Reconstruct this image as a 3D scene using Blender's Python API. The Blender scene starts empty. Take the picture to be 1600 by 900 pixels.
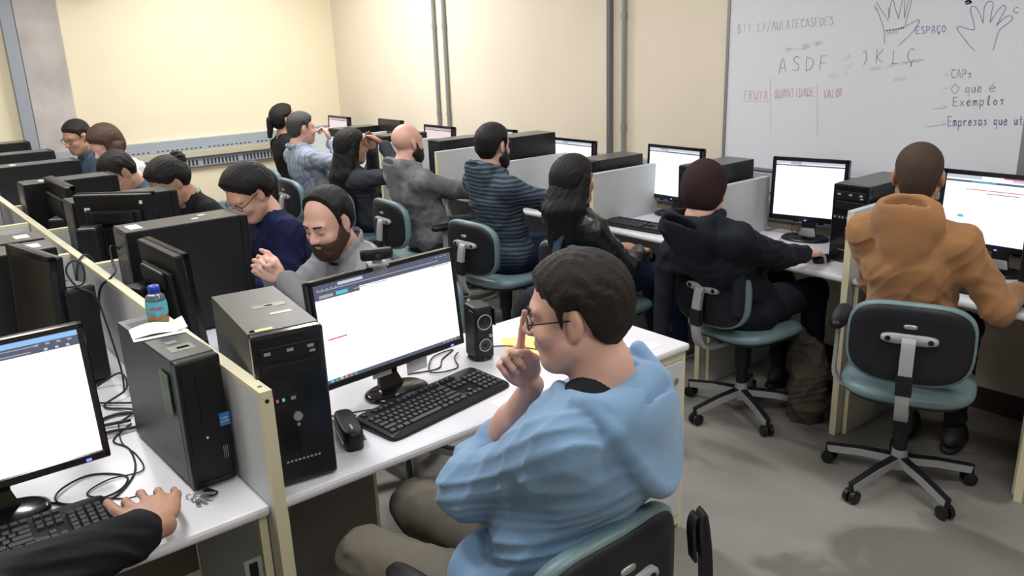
import bpy, bmesh, math, random
import numpy as np
from mathutils import Vector, Matrix
random.seed(7)
C = bpy.context.scene.collection
SC = bpy.context.scene
PI = math.pi

# ------------------------------------------------------------ camera
YAW, PIT, ROL, FPX, CAMZ = 0.67538902, 0.29376808, -0.03523996, 1286.19, 1.8
cf = Vector((math.sin(YAW)*math.cos(PIT), math.cos(YAW)*math.cos(PIT), -math.sin(PIT)))
cr0 = Vector((math.cos(YAW), -math.sin(YAW), 0)); cu0 = cr0.cross(cf)
cr = cr0*math.cos(ROL)+cu0*math.sin(ROL); cu = -cr0*math.sin(ROL)+cu0*math.cos(ROL)
cd = bpy.data.cameras.new('camera'); cam = bpy.data.objects.new('camera', cd); C.objects.link(cam)
cd.sensor_width = 36; cd.lens = 36*FPX/1600; cd.clip_start = .05; cd.clip_end = 60
cam.matrix_world = Matrix(((cr.x, cu.x, -cf.x, 0), (cr.y, cu.y, -cf.y, 0), (cr.z, cu.z, -cf.z, CAMZ), (0, 0, 0, 1)))
SC.camera = cam
def wall_point(px, py, X):            # where a line of sight meets the plane x = X of the room
    d = cf+cr*((px-800)/FPX)-cu*((py-450)/FPX); t = X/d.x
    return (X, d.y*t, CAMZ+d.z*t)

# ------------------------------------------------------------ world, lights, exposure
SC.view_settings.view_transform = 'Standard'; SC.view_settings.look = 'None'
SC.view_settings.gamma = 1; SC.view_settings.use_curve_mapping = False
SC.view_settings.exposure = 0.0
W = bpy.data.worlds.new('world'); SC.world = W; W.use_nodes = True
W.node_tree.nodes['Background'].inputs[0].default_value = (.8, .85, 1, 1)
W.node_tree.nodes['Background'].inputs[1].default_value = 0.25
LIGHTS = [(2.9, 6.1, 72), (2.35, 3.2, 34), (2.35, .5, 28), (.9, 5.6, 44), (.4, 2.2, 31), (.6, -.6, 26), (-1.6, 3.2, 22)]
def tube_light(x, y, p):
    l = bpy.data.lights.new('lamp', 'AREA'); l.shape = 'RECTANGLE'; l.size = .22; l.size_y = 1.2
    l.energy = p; l.color = (1.0, .985, .955)
    o = bpy.data.objects.new('lamp', l); o.location = (x, y, 2.83); C.objects.link(o)
for a in LIGHTS: tube_light(*a)

# ------------------------------------------------------------ materials
MATS = {}
def mat(name, col, rough=.5, metal=0, bump=0, bscale=200, var=0, vscale=3, spec=.5, emit=None, es=1, trans=0, alpha=1, sheen=0, sss=0, coat=0, col2=None, stretch=None):
    if name in MATS: return MATS[name]
    m = bpy.data.materials.new(name); m.use_nodes = True; nt = m.node_tree; b = nt.nodes['Principled BSDF']
    b.inputs['Base Color'].default_value = (*col, 1); b.inputs['Roughness'].default_value = rough
    if rough >= .8: spec = min(spec, .22)
    b.inputs['Metallic'].default_value = metal; b.inputs['Specular IOR Level'].default_value = spec
    if emit: b.inputs['Emission Color'].default_value = (*emit, 1); b.inputs['Emission Strength'].default_value = es
    if trans: b.inputs['Transmission Weight'].default_value = trans
    if sheen: b.inputs['Sheen Weight'].default_value = sheen
    if coat: b.inputs['Coat Weight'].default_value = coat
    if sss: b.inputs['Subsurface Weight'].default_value = sss; b.inputs['Subsurface Radius'].default_value = (.02, .008, .005); b.inputs['Subsurface Scale'].default_value = .6
    tc = nt.nodes.new('ShaderNodeTexCoord')
    if var or col2:
        n = nt.nodes.new('ShaderNodeTexNoise'); n.inputs['Scale'].default_value = vscale; n.inputs['Detail'].default_value = 5
        nt.links.new(tc.outputs['Object'], n.inputs['Vector'])
        r = nt.nodes.new('ShaderNodeValToRGB'); nt.links.new(n.outputs['Fac'], r.inputs[0])
        r.color_ramp.elements[0].position = .35; r.color_ramp.elements[1].position = .65
        a = col2 or tuple(max(0, c*(1-var)) for c in col)
        r.color_ramp.elements[0].color = (*a, 1); r.color_ramp.elements[1].color = (*(col if col2 else tuple(min(1, c*(1+var)) for c in col)), 1)
        nt.links.new(r.outputs[0], b.inputs['Base Color'])
    if bump:
        n = nt.nodes.new('ShaderNodeTexNoise'); n.inputs['Scale'].default_value = bscale; n.inputs['Detail'].default_value = 3
        if stretch:
            mp = nt.nodes.new('ShaderNodeMapping'); mp.inputs['Scale'].default_value = stretch; nt.links.new(tc.outputs['Object'], mp.inputs[0]); nt.links.new(mp.outputs[0], n.inputs['Vector'])
        else: nt.links.new(tc.outputs['Object'], n.inputs['Vector'])
        bp = nt.nodes.new('ShaderNodeBump'); bp.inputs['Strength'].default_value = bump; bp.inputs['Distance'].default_value = .004
        nt.links.new(n.outputs['Fac'], bp.inputs['Height']); nt.links.new(bp.outputs[0], b.inputs['Normal'])
    MATS[name] = m
    return m
def striped(name, c1, c2, n, duty=.5, rough=.9, axis=2, c3=None):
    m = mat(name, c1, rough, bump=.3, bscale=300); nt = m.node_tree; b = nt.nodes['Principled BSDF']
    tc = nt.nodes.new('ShaderNodeTexCoord'); sx = nt.nodes.new('ShaderNodeSeparateXYZ'); nt.links.new(tc.outputs['Object'], sx.inputs[0])
    no = nt.nodes.new('ShaderNodeTexNoise'); no.inputs['Scale'].default_value = 6; nt.links.new(tc.outputs['Object'], no.inputs['Vector'])
    def mth(op, a, v):
        q = nt.nodes.new('ShaderNodeMath'); q.operation = op; nt.links.new(a, q.inputs[0])
        if isinstance(v, (int, float)): q.inputs[1].default_value = v
        else: nt.links.new(v, q.inputs[1])
        return q.outputs[0]
    w = mth('ADD', sx.outputs[axis], mth('MULTIPLY', no.outputs['Fac'], .03))
    f = mth('GREATER_THAN', mth('FRACT', mth('MULTIPLY', w, n), 0), duty)
    mx = nt.nodes.new('ShaderNodeMix'); mx.data_type = 'RGBA'; nt.links.new(f, mx.inputs['Factor'])
    mx.inputs['A'].default_value = (*c1, 1); mx.inputs['B'].default_value = (*c2, 1)
    nt.links.new(mx.outputs['Result'], b.inputs['Base Color'])
    return m

M_wall = mat('cream_wall_paint', (.84, .755, .56), .55, var=.03, vscale=1.2, bump=.05, bscale=40)
M_wallr = mat('beige_wall_paint', (.72, .64, .525), .5, var=.03, vscale=1.0, bump=.05, bscale=40)
M_ceil = mat('ceiling_paint', (.75, .74, .70), .8)
M_conc = mat('bare_concrete', (.56, .52, .51), .8, col2=(.44, .41, .40), vscale=4, bump=.3, bscale=30)
M_steel = mat('grey_painted_steel', (.33, .36, .42), .45, spec=.5)
M_steel2 = mat('conduit_steel', (.30, .31, .30), .4, metal=.3)
M_trunk = mat('cable_trunking_grey', (.36, .40, .46), .45)
M_olive = mat('olive_ledge', (.50, .48, .36), .6)
M_slot = mat('slot_dark', (.035, .04, .05), .8)
M_desk = mat('white_laminate', (.72, .72, .78), .32, var=.02, vscale=8)
M_edge = mat('white_edge_band', (.70, .69, .70), .4)
M_cream = mat('cream_panel_edge', (.70, .66, .47), .5)
M_panel = mat('grey_white_panel', (.60, .62, .64), .5, var=.03, vscale=5)
M_pdark = mat('taupe_desk_panel', (.17, .155, .14), .6)
M_floor = mat('worn_grey_floor', (.33, .318, .30), .42, col2=(.235, .222, .205), vscale=1.3, bump=.12, bscale=25)
def floor_stains(m):
    nt = m.node_tree; b = nt.nodes['Principled BSDF']; src = b.inputs['Base Color'].links[0].from_socket; tc = nt.nodes['Texture Coordinate']
    mp = nt.nodes.new('ShaderNodeMapping'); mp.inputs['Scale'].default_value = (1.5, .8, 1); mp.inputs['Location'].default_value = (.35, .9, 0); nt.links.new(tc.outputs['Object'], mp.inputs[0])
    n = nt.nodes.new('ShaderNodeTexNoise'); n.inputs['Scale'].default_value = 1.6; n.inputs['Detail'].default_value = 4; n.inputs['Distortion'].default_value = .8; nt.links.new(mp.outputs[0], n.inputs['Vector'])
    r = nt.nodes.new('ShaderNodeValToRGB'); r.color_ramp.elements[0].position = .49; r.color_ramp.elements[1].position = .56; r.color_ramp.elements[0].color = (1, 1, 1, 1); r.color_ramp.elements[1].color = (.62, .61, .60, 1)
    nt.links.new(n.outputs['Fac'], r.inputs[0]); mx = nt.nodes.new('ShaderNodeMix'); mx.data_type = 'RGBA'; mx.blend_type = 'MULTIPLY'; mx.inputs['Factor'].default_value = 1
    nt.links.new(src, mx.inputs['A']); nt.links.new(r.outputs[0], mx.inputs['B']); nt.links.new(mx.outputs['Result'], b.inputs['Base Color'])
floor_stains(M_floor)
M_board = mat('whiteboard_enamel', (.70, .72, .79), .18, spec=.5)
M_alu = mat('aluminium_trim', (.30, .31, .33), .4, metal=.5)
M_skirt = mat('dark_red_skirting', (.07, .03, .025), .6)
M_blk = mat('black_plastic', (.008, .008, .010), .42, spec=.35)
M_blkg = mat('glossy_black_plastic', (.008, .008, .011), .16)
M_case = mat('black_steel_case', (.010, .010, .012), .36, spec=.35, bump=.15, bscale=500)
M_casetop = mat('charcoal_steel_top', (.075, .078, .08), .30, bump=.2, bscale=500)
M_rear = mat('galvanised_rear_plate', (.16, .165, .17), .45, metal=.6, col2=(.05, .05, .05), vscale=18)
M_screen = mat('lit_screen_white', (.02, .02, .02), .3, emit=(.93, .96, 1.0), es=1.15)
M_screenp = mat('lit_screen_pinkish', (.02, .02, .02), .3, emit=(.95, .78, .80), es=.9)
M_bar = mat('browser_bar_slate', (.02, .02, .02), .3, emit=(.10, .115, .19), es=.9)
M_bar2 = mat('browser_bar_light', (.02, .02, .02), .3, emit=(.62, .68, .85), es=.9)
M_barp = mat('browser_bar_plum', (.02, .02, .02), .3, emit=(.16, .085, .10), es=.9)
M_baraz = mat('browser_bar_azure', (.02, .02, .02), .3, emit=(.30, .55, .95), es=1.0)
M_red = mat('screen_red', (.02, .02, .02), .3, emit=(.85, .2, .25), es=.8)
M_cyan = mat('screen_cyan', (.02, .02, .02), .3, emit=(.1, .65, .85), es=.9)
M_grn = mat('screen_green', (.02, .02, .02), .3, emit=(.1, .6, .3), es=.8)
M_yel = mat('screen_yellow', (.02, .02, .02), .3, emit=(.9, .75, .3), es=.8)
M_txt = mat('screen_grey_text', (.02, .02, .02), .3, emit=(.5, .5, .55), es=.8)
M_led = mat('blue_led', (.01, .01, .1), .3, emit=(.1, .15, 1), es=3)
M_scroff = mat('dark_screen', (.02, .018, .016), .25)
M_key = mat('keycap_black', (.022, .022, .026), .4)
M_cable = mat('cable_black', (.012, .012, .013), .5)
M_vga = mat('vga_blue', (.01, .04, .35), .4)
M_paper = mat('white_paper', (.80, .80, .86), .7)
M_yellow = mat('yellow_paper', (.86, .70, .25), .7)
M_pink = mat('pink_print', (.75, .18, .32), .7)
M_silver = mat('silver_plastic', (.45, .46, .48), .3, metal=.6)
M_chrome = mat('chrome_steel', (.6, .6, .62), .25, metal=.9)
M_grey = mat('grey_bracket', (.34, .35, .37), .42, spec=.5)
M_teal = mat('teal_vinyl', (.150, .235, .265), .42, var=.08, vscale=9, bump=.1, bscale=90)
M_shell = mat('black_chair_shell', (.012, .013, .018), .5, spec=.3, bump=.1, bscale=200)
M_sticker = mat('white_sticker', (.75, .74, .76), .6)
M_green = mat('faded_green_label', (.10, .16, .10), .5, var=.3, vscale=30)
M_bluest = mat('blue_badge', (.03, .22, .62), .4)
M_tape = mat('clear_yellowed_tape', (.22, .23, .19), .35)
M_skin = mat('skin_fair', (.62, .36, .27), .5, sss=.08, var=.05, vscale=12)
M_skinp = mat('skin_pink', (.66, .39, .32), .5, sss=.08, var=.06, vscale=12)
M_skint = mat('skin_tan', (.42, .235, .16), .5, sss=.08, var=.06, vscale=12)
M_skinb = mat('skin_brown', (.30, .16, .11), .5, sss=.08, var=.06, vscale=12)
HK = dict(spec=.28, bump=1.0, bscale=150, stretch=(2.4, 2.4, .25))
M_hairb = mat('hair_black', (.008, .007, .008), .5, **HK)
M_hairk = mat('hair_dark_brown', (.017, .013, .011), .55, **HK)
M_hairr = mat('hair_brown', (.065, .034, .022), .5, **HK)
M_hairg = mat('hair_greying', (.055, .055, .058), .6, **HK)
M_buzz = mat('hair_buzz_cut', (.075, .048, .038), .8, bump=.6, bscale=400, col2=(.05, .033, .028), vscale=8)
M_beard = mat('beard_auburn', (.045, .018, .010), .7, bump=.9, bscale=200)
M_beardk = mat('beard_black', (.012, .009, .008), .7, bump=.9, bscale=200)
M_stubble = mat('stubble_temple', (.16, .105, .085), .8, bump=.5, bscale=400)
M_eye = mat('eye_white', (.6, .56, .52), .25)
M_iris = mat('iris_dark', (.02, .012, .008), .2)
M_lip = mat('lip_rose', (.42, .16, .14), .5)
M_blue = mat('light_blue_cotton', (.19, .32, .51), .85, var=.07, vscale=5, bump=.25, bscale=350, sheen=.2)
M_khaki = mat('khaki_grey_cloth', (.155, .14, .115), .9, var=.06, vscale=5, bump=.3, bscale=300)
M_mustard = mat('mustard_brown_fleece', (.33, .165, .072), .9, var=.08, vscale=5, bump=.3, bscale=300, sheen=.2)
M_black = mat('black_cloth', (.010, .011, .014), .85, bump=.3, bscale=300)
M_navyblk = mat('blue_black_cloth', (.012, .015, .024), .8, bump=.3, bscale=300, var=.2, vscale=5)
M_leather = mat('black_leather', (.012, .012, .016), .38, bump=.3, bscale=60)
M_navy = mat('navy_knit', (.010, .014, .055), .9, bump=.3, bscale=300)
M_jean = mat('dark_denim', (.012, .018, .05), .85, bump=.3, bscale=300)
M_gfl = mat('grey_heather_fleece', (.23, .23, .25), .95, col2=(.16, .16, .175), vscale=25, bump=.3, bscale=300)
M_gfl2 = mat('smooth_grey_fleece', (.24, .24, .265), .95, var=.05, vscale=7, bump=.2, bscale=300)
M_charc = mat('charcoal_wool', (.042, .046, .06), .9, bump=.3, bscale=300)
M_white = mat('white_knit', (.70, .69, .70), .9, bump=.3, bscale=200)
M_slate = mat('slate_blue_cloth', (.06, .09, .13), .9, bump=.3, bscale=200)
M_beanie = mat('dark_maroon_knit', (.032, .017, .018), .95, bump=.8, bscale=240)
M_shoe = mat('dark_shoe_leather', (.02, .018, .016), .6)
M_sneak = mat('grey_sneaker_cloth', (.17, .16, .15), .8)
M_sole = mat('pale_rubber_sole', (.45, .45, .43), .7)
M_orange = mat('orange_plastic', (.75, .16, .03), .5)
M_redc = mat('red_cloth', (.28, .02, .015), .8)
M_brownbag = mat('brown_grey_canvas', (.075, .062, .05), .95, var=.15, vscale=12, bump=.6, bscale=60)
M_backp = mat('blue_strap_webbing', (.025, .06, .11), .8, bump=.3, bscale=200)
M_pet = mat('clear_bottle_plastic', (.85, .9, .92), .08, trans=.92)
M_cap = mat('blue_bottle_cap', (.01, .05, .42), .35)
M_label = mat('aqua_bottle_label', (.12, .50, .62), .5)
M_magenta = mat('magenta_print', (.5, .03, .25), .6)
M_foli = mat('print_green_red', (.10, .32, .08), .6, col2=(.5, .08, .06), vscale=90)
M_stripe = striped('navy_grey_striped_knit', (.028, .04, .062), (.085, .115, .15), 42)
M_check = striped('pale_blue_striped_cotton', (.30, .34, .41), (.20, .235, .30), 34, duty=.55, axis=1)
def ink(name, c, a):
    return mat(name, tuple(c[i]*a+(.70, .72, .79)[i]*(1-a) for i in range(3)), .4)
M_inkd = ink('dark_marker_ink', (.12, .13, .22), .72)
M_inkl = ink('faded_marker_ink', (.2, .2, .38), .42)
M_inkr = ink('faded_red_marker_ink', (.75, .2, .22), .5)
M_inkb = ink('blue_marker_ink', (.1, .14, .5), .75)
M_smudge = ink('wiped_marker_smudge', (.3, .32, .36), .35)

# ------------------------------------------------------------ mesh helpers
def link(o, parent=None):
    C.objects.link(o)
    if parent is not None: o.parent = parent
    return o
def tag(o, label, cat, group=None, kind=None):
    if label: o['label'] = label
    if cat: o['category'] = cat
    if group: o['group'] = group
    if kind: o['kind'] = kind
    return o
def thing(name, label, cat, loc=(0, 0, 0), rz=0, group=None):
    o = bpy.data.objects.new(name, None); C.objects.link(o); o.empty_display_size = .05
    o.location = loc; o.rotation_euler = (0, 0, rz)
    return tag(o, label, cat, group)
def dup(root, loc, rz=None, label=None, group=None):
    r = root.copy(); C.objects.link(r); r.location = loc
    if rz is not None: r.rotation_euler = (0, 0, rz)
    if label: r['label'] = label
    if group: r['group'] = group
    for ch in list(root.children):
        c = ch.copy(); C.objects.link(c); c.parent = r
        for g in list(ch.children):
            d = g.copy(); C.objects.link(d); d.parent = c
    return r
class MB:
    def __init__(s): s.v = []; s.f = []; s.sm = []
    def add(s, vs, fs, smooth=False, M=None):
        n = len(s.v)
        for p in vs: s.v.append(tuple(M @ Vector(p)) if M is not None else tuple(p))
        for q in fs: s.f.append(tuple(i+n for i in q)); s.sm.append(smooth)
        return s
    def box(s, x0, x1, y0, y1, z0, z1, M=None):
        vs = [(x, y, z) for x in (x0, x1) for y in (y0, y1) for z in (z0, z1)]
        return s.add(vs, [(0, 1, 3, 2), (4, 6, 7, 5), (0, 4, 5, 1), (2, 3, 7, 6), (0, 2, 6, 4), (1, 5, 7, 3)], M=M)
    def rbox(s, x0, x1, y0, y1, z0, z1, r=.004, seg=2, M=None, smooth=True):
        bm = bmesh.new(); bmesh.ops.create_cube(bm, size=1)
        for v in bm.verts: v.co = ((x0+x1)/2+v.co.x*(x1-x0), (y0+y1)/2+v.co.y*(y1-y0), (z0+z1)/2+v.co.z*(z1-z0))
        bmesh.ops.bevel(bm, geom=bm.edges[:], offset=r, segments=seg, profile=.5, affect='EDGES')
        bm.verts.index_update()
        s.add([v.co[:] for v in bm.verts], [[v.index for v in f.verts] for f in bm.faces], False, M); bm.free()
        return s
    def cyl(s, a, b, r0, r1=None, n=16, cap=True, M=None, smooth=True):
        a = Vector(a); b = Vector(b); r1 = r0 if r1 is None else r1
        d = (b-a).normalized(); u = d.orthogonal().normalized(); w = d.cross(u)
        vs = []
        for p, r in ((a, r0), (b, r1)):
            for i in range(n):
                t = 2*PI*i/n; vs.append(p+u*(r*math.cos(t))+w*(r*math.sin(t)))
        s.add(vs, [(i, (i+1) % n, n+(i+1) % n, n+i) for i in range(n)], smooth, M)
        if cap:
            s.add(vs[:n], [tuple(reversed(range(n)))], False, M); s.add(vs[n:], [tuple(range(n))], False, M)
        return s
    def tube(s, pts, r, n=6, M=None, flat=None):
        pts = [Vector(p) for p in pts]; rings = []; prev = None; m = len(pts)
        for i, p in enumerate(pts):
            d = (pts[min(i+1, m-1)]-pts[max(i-1, 0)]).normalized()
            if prev is None: u = d.orthogonal().normalized()
            else:
                u = prev-d*prev.dot(d); u = u.normalized() if u.length > 1e-6 else d.orthogonal().normalized()
            prev = u; w = d.cross(u); rr = r[i] if isinstance(r, (list, tuple)) else r
            rings.append([p+u*(rr*math.cos(2*PI*k/n))+w*(rr*(flat or 1)*math.sin(2*PI*k/n)) for k in range(n)])
        vs = [q for R in rings for q in R]
        fs = [(i*n+k, i*n+(k+1) % n, (i+1)*n+(k+1) % n, (i+1)*n+k) for i in range(m-1) for k in range(n)]
        fs += [tuple(reversed(range(n))), tuple((m-1)*n+k for k in range(n))]
        return s.add(vs, fs, True, M)
    def bar(s, pts, side, w, t, M=None):      # a strip of width w along the vector side, thickness t
        side = Vector(side).normalized(); pts = [Vector(p) for p in pts]; m = len(pts); vs = []
        for i, p in enumerate(pts):
            d = (pts[min(i+1, m-1)]-pts[max(i-1, 0)]).normalized(); nn = side.cross(d).normalized()
            ww = w[i] if isinstance(w, (list, tuple)) else w
            vs += [p-side*ww/2-nn*t/2, p+side*ww/2-nn*t/2, p+side*ww/2+nn*t/2, p-side*ww/2+nn*t/2]
        fs = [(i*4+k, (i+1)*4+k, (i+1)*4+(k+1) % 4, i*4+(k+1) % 4) for i in range(m-1) for k in range(4)]
        fs += [(0, 1, 2, 3), tuple((m-1)*4+k for k in (3, 2, 1, 0))]
        return s.add(vs, fs, False, M)
    def sphere(s, c, r, nu=16, nv=10, M=None):
        r = (r, r, r) if isinstance(r, (int, float)) else r
        vs = [(c[0], c[1], c[2]-r[2])]
        for j in range(1, nv):
            t = PI*j/nv
            for i in range(nu):
                a = 2*PI*i/nu; vs.append((c[0]+r[0]*math.sin(t)*math.cos(a), c[1]+r[1]*math.sin(t)*math.sin(a), c[2]-r[2]*math.cos(t)))
        vs.append((c[0], c[1], c[2]+r[2])); L = len(vs)-1
        fs = [(0, 1+(i+1) % nu, 1+i) for i in range(nu)]
        for j in range(nv-2):
            for i in range(nu):
                a = 1+j*nu; fs.append((a+i, a+(i+1) % nu, a+nu+(i+1) % nu, a+nu+i))
        a = 1+(nv-2)*nu; fs += [(a+i, a+(i+1) % nu, L) for i in range(nu)]
        return s.add(vs, fs, True, M)
    def pad(s, w, h, prof, n=44, ex=4.0, fn=None, M=None):   # superellipse outline in x,y swept through prof [(inset, z)]
        vs = []; m = len(prof)
        for ins, z in prof:
            for i in range(n):
                t = 2*PI*i/n; c_, s_ = math.cos(t), math.sin(t)
                x = math.copysign(abs(c_)**(2/ex), c_)*(w/2-ins); y = math.copysign(abs(s_)**(2/ex), s_)*(h/2-ins)
                vs.append((x, y, z))
        fs = [(j*n+i, j*n+(i+1) % n, (j+1)*n+(i+1) % n, (j+1)*n+i) for j in range(m-1) for i in range(n)]
        vs.append((0, 0, prof[0][1])); vs.append((0, 0, prof[-1][1])); a, b = len(vs)-2, len(vs)-1
        fs += [(a, (i+1) % n, i) for i in range(n)]+[(b, (m-1)*n+i, (m-1)*n+(i+1) % n) for i in range(n)]
        if fn: vs = [fn(*p) for p in vs]
        return s.add(vs, fs, True, M)
    def mesh(s, name, mt):
        me = bpy.data.meshes.new(name); me.from_pydata(s.v, [], s.f); me.polygons.foreach_set('use_smooth', s.sm)
        me.materials.append(mt); me.update(); return me
    def obj(s, name, mt, parent=None):
        return link(bpy.data.objects.new(name, s.mesh(name, mt)), parent)
def box(name, x0, x1, y0, y1, z0, z1, mt, parent=None, r=0, M=None):
    b = MB(); (b.rbox(x0, x1, y0, y1, z0, z1, r, M=M) if r else b.box(x0, x1, y0, y1, z0, z1, M=M)); return b.obj(name, mt, parent)
def struct(o): o['kind'] = 'structure'; return o
def smooth_pts(P, k=6):
    P = [Vector(p) for p in P]; out = []
    for i in range(len(P)-1):
        a, b, c, d = P[max(i-1, 0)], P[i], P[i+1], P[min(i+2, len(P)-1)]
        for j in range(k):
            t = j/k; out.append(.5*((2*b)+(c-a)*t+(2*a-5*b+4*c-d)*t*t+(3*b-a-3*c+d)*t**3))
    out.append(P[-1]); return out
def text_mesh(name, s, size, mt, parent, M, thick=.0004, bold=0, shear=0):
    cu_ = bpy.data.curves.new(name, 'FONT'); cu_.body = s; cu_.size = size; cu_.extrude = thick; cu_.offset = bold; cu_.shear = shear
    cu_.align_x = 'CENTER'; cu_.align_y = 'CENTER'; cu_.resolution_u = 2
    t = bpy.data.objects.new(name, cu_); me = bpy.data.meshes.new_from_object(t); bpy.data.objects.remove(t)
    me.materials.clear(); me.materials.append(mt); me.transform(M)
    return link(bpy.data.objects.new(name, me), parent)

# ------------------------------------------------------------ distance fields -> meshes (bodies, clothes, bags)
class Field:
    def __init__(s, lo, hi, h):
        s.h = h; s.lo = np.array(lo, np.float32); n = np.ceil((np.array(hi)-np.array(lo))/h).astype(int)+1
        s.ax = [s.lo[i]+h*np.arange(n[i], dtype=np.float32) for i in range(3)]; s.n = n
        s.D = np.full(tuple(n), .15, np.float32)
    def grid(s, sl=None):
        sl = sl or (slice(None),)*3
        return s.ax[0][sl[0]][:, None, None], s.ax[1][sl[1]][None, :, None], s.ax[2][sl[2]][None, None, :]
    def sl(s, lo, hi, m):
        out = []
        for i in range(3):
            a = int(np.floor((lo[i]-m-s.lo[i])/s.h)); b = int(np.ceil((hi[i]+m-s.lo[i])/s.h))+1
            a = max(0, a); b = min(int(s.n[i]), b)
            if b <= a: return None
            out.append(slice(a, b))
        return tuple(out)
    def add(s, prim, k=.01):
        lo, hi, fn = prim; q = s.sl(lo, hi, k+.02)
        if q is None: return s
        d = fn(*s.grid(q)).astype(np.float32); D = s.D[q]; h = np.maximum(k-np.abs(D-d), 0)/k
        s.D[q] = np.minimum(D, d)-h*h*k*.25; return s
    def sub(s, prim, k=.006):
        lo, hi, fn = prim; q = s.sl(lo, hi, k+.02)
        if q is None: return s
        d = -fn(*s.grid(q)).astype(np.float32); D = s.D[q]; h = np.maximum(k-np.abs(D-d), 0)/k
        s.D[q] = np.maximum(D, d)+h*h*k*.25; return s
    def clip(s, fn): s.D = np.maximum(s.D, fn(*s.grid()).astype(np.float32)); return s
    def folds(s, amp, sc, seed=0, vert=1.0):
        r = np.random.RandomState(seed); X, Y, Z = s.grid(); n = 0
        w = .05*np.sin(X*9+seed)+.05*np.sin(Y*8+Z*7+seed*2)+.045*np.sin(Z*11-X*5)+.02*np.sin(Z*23+Y*19)
        for i in range(4):
            d = r.normal(size=3); d[2] *= vert; d /= np.linalg.norm(d); f = sc*(.8+.5*i)
            n = n+np.maximum(1-np.sqrt(np.sin((X*d[0]+Y*d[1]+Z*d[2]+w)*f+r.rand()*6)**2+.03), 0)**1.6/(1+.4*i)
        s.D = s.D-(amp*(n-.9)).astype(np.float32); return s
    def build(s, name, mt, parent=None):
        D = s.D; S = D < 0; nx, ny, nz = D.shape
        S[0] = S[-1] = False; S[:, 0] = S[:, -1] = False; S[:, :, 0] = S[:, :, -1] = False
        cnt = np.zeros((nx-1, ny-1, nz-1), np.int8)
        offs = [(a, b, c) for a in (0, 1) for b in (0, 1) for c in (0, 1)]
        for a, b, c in offs: cnt += S[a:nx-1+a, b:ny-1+b, c:nz-1+c]
        act = (cnt > 0) & (cnt < 8); I = np.argwhere(act)
        if len(I) == 0: print('EMPTY FIELD', name); return MB().box(0, .01, 0, .01, 0, .01).obj(name, mt, parent)
        idx = np.full(act.shape, -1, np.int32); idx[act] = np.arange(len(I))
        V = {o: D[I[:, 0]+o[0], I[:, 1]+o[1], I[:, 2]+o[2]] for o in offs}; SS = {o: S[I[:, 0]+o[0], I[:, 1]+o[1], I[:, 2]+o[2]] for o in offs}
        acc = np.zeros((len(I), 3)); num = np.zeros(len(I))
        for o in offs:
            for ax in range(3):
                if o[ax]: continue
                p = list(o); p[ax] = 1; p = tuple(p); m = SS[o] != SS[p]
                va, vb = V[o][m], V[p][m]; den = va-vb; den = np.where(np.abs(den) < 1e-9, 1e-9, den); t = np.clip(va/den, 0, 1)
                q = np.tile(np.array(o, float), (m.sum(), 1)); q[:, ax] = t; acc[m] += q; num[m] += 1
        P = s.lo+(I+acc/num[:, None])*s.h
        F = []
        for ax in range(3):
            a1, a2 = (ax+1) % 3, (ax+2) % 3
            sa = [slice(None)]*3; sb = [slice(None)]*3; sa[ax] = slice(0, -1); sb[ax] = slice(1, None)
            A, B = S[tuple(sa)], S[tuple(sb)]; E = np.argwhere(A != B)
            E = E[(E[:, a1] > 0) & (E[:, a2] > 0)]
            ins = A[E[:, 0], E[:, 1], E[:, 2]]; cells = []
            for d1, d2 in ((-1, -1), (0, -1), (0, 0), (-1, 0)):
                q = E.copy(); q[:, a1] += d1; q[:, a2] += d2; cells.append(idx[q[:, 0], q[:, 1], q[:, 2]])
            Q = np.stack(cells, 1); Q[~ins] = Q[~ins][:, ::-1]; F.append(Q[(Q >= 0).all(1)])
        F = np.concatenate(F)
        me = bpy.data.meshes.new(name); me.vertices.add(len(P)); me.vertices.foreach_set('co', P.astype(np.float32).ravel())
        me.loops.add(F.size); me.loops.foreach_set('vertex_index', F.astype(np.int32).ravel())
        me.polygons.add(len(F)); me.polygons.foreach_set('loop_start', np.arange(0, F.size, 4, dtype=np.int32))
        me.polygons.foreach_set('use_smooth', np.ones(len(F), bool)); me.update(calc_edges=True); me.validate()
        me.materials.append(mt); return link(bpy.data.objects.new(name, me), parent)
V3 = lambda *a: np.array(a, float)
def nrm(v): v = np.array(v, float); return v/np.linalg.norm(v)
def cap(a, b, ra, rb=None):
    a = np.array(a, float); b = np.array(b, float); rb = ra if rb is None else rb; R = max(ra, rb); ab = b-a; L = max(ab@ab, 1e-9)
    def fn(X, Y, Z):
        x, y, z = X-a[0], Y-a[1], Z-a[2]; h = np.clip((x*ab[0]+y*ab[1]+z*ab[2])/L, 0, 1)
        return np.sqrt((x-h*ab[0])**2+(y-h*ab[1])**2+(z-h*ab[2])**2)-(ra+(rb-ra)*h)
    return np.minimum(a, b)-R, np.maximum(a, b)+R, fn
def ell(c, r, M=None):
    c = np.array(c, float); r = np.array(r, float); M = np.eye(3) if M is None else M; R = np.sqrt(((M*r)**2).sum(1))
    def fn(X, Y, Z):
        x, y, z = X-c[0], Y-c[1], Z-c[2]
        l = [x*M[0, i]+y*M[1, i]+z*M[2, i] for i in range(3)]
        k0 = np.sqrt((l[0]/r[0])**2+(l[1]/r[1])**2+(l[2]/r[2])**2); k1 = np.sqrt((l[0]/r[0]**2)**2+(l[1]/r[1]**2)**2+(l[2]/r[2]**2)**2)
        return k0*(k0-1)/np.maximum(k1, 1e-6)
    return c-R, c+R, fn
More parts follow.
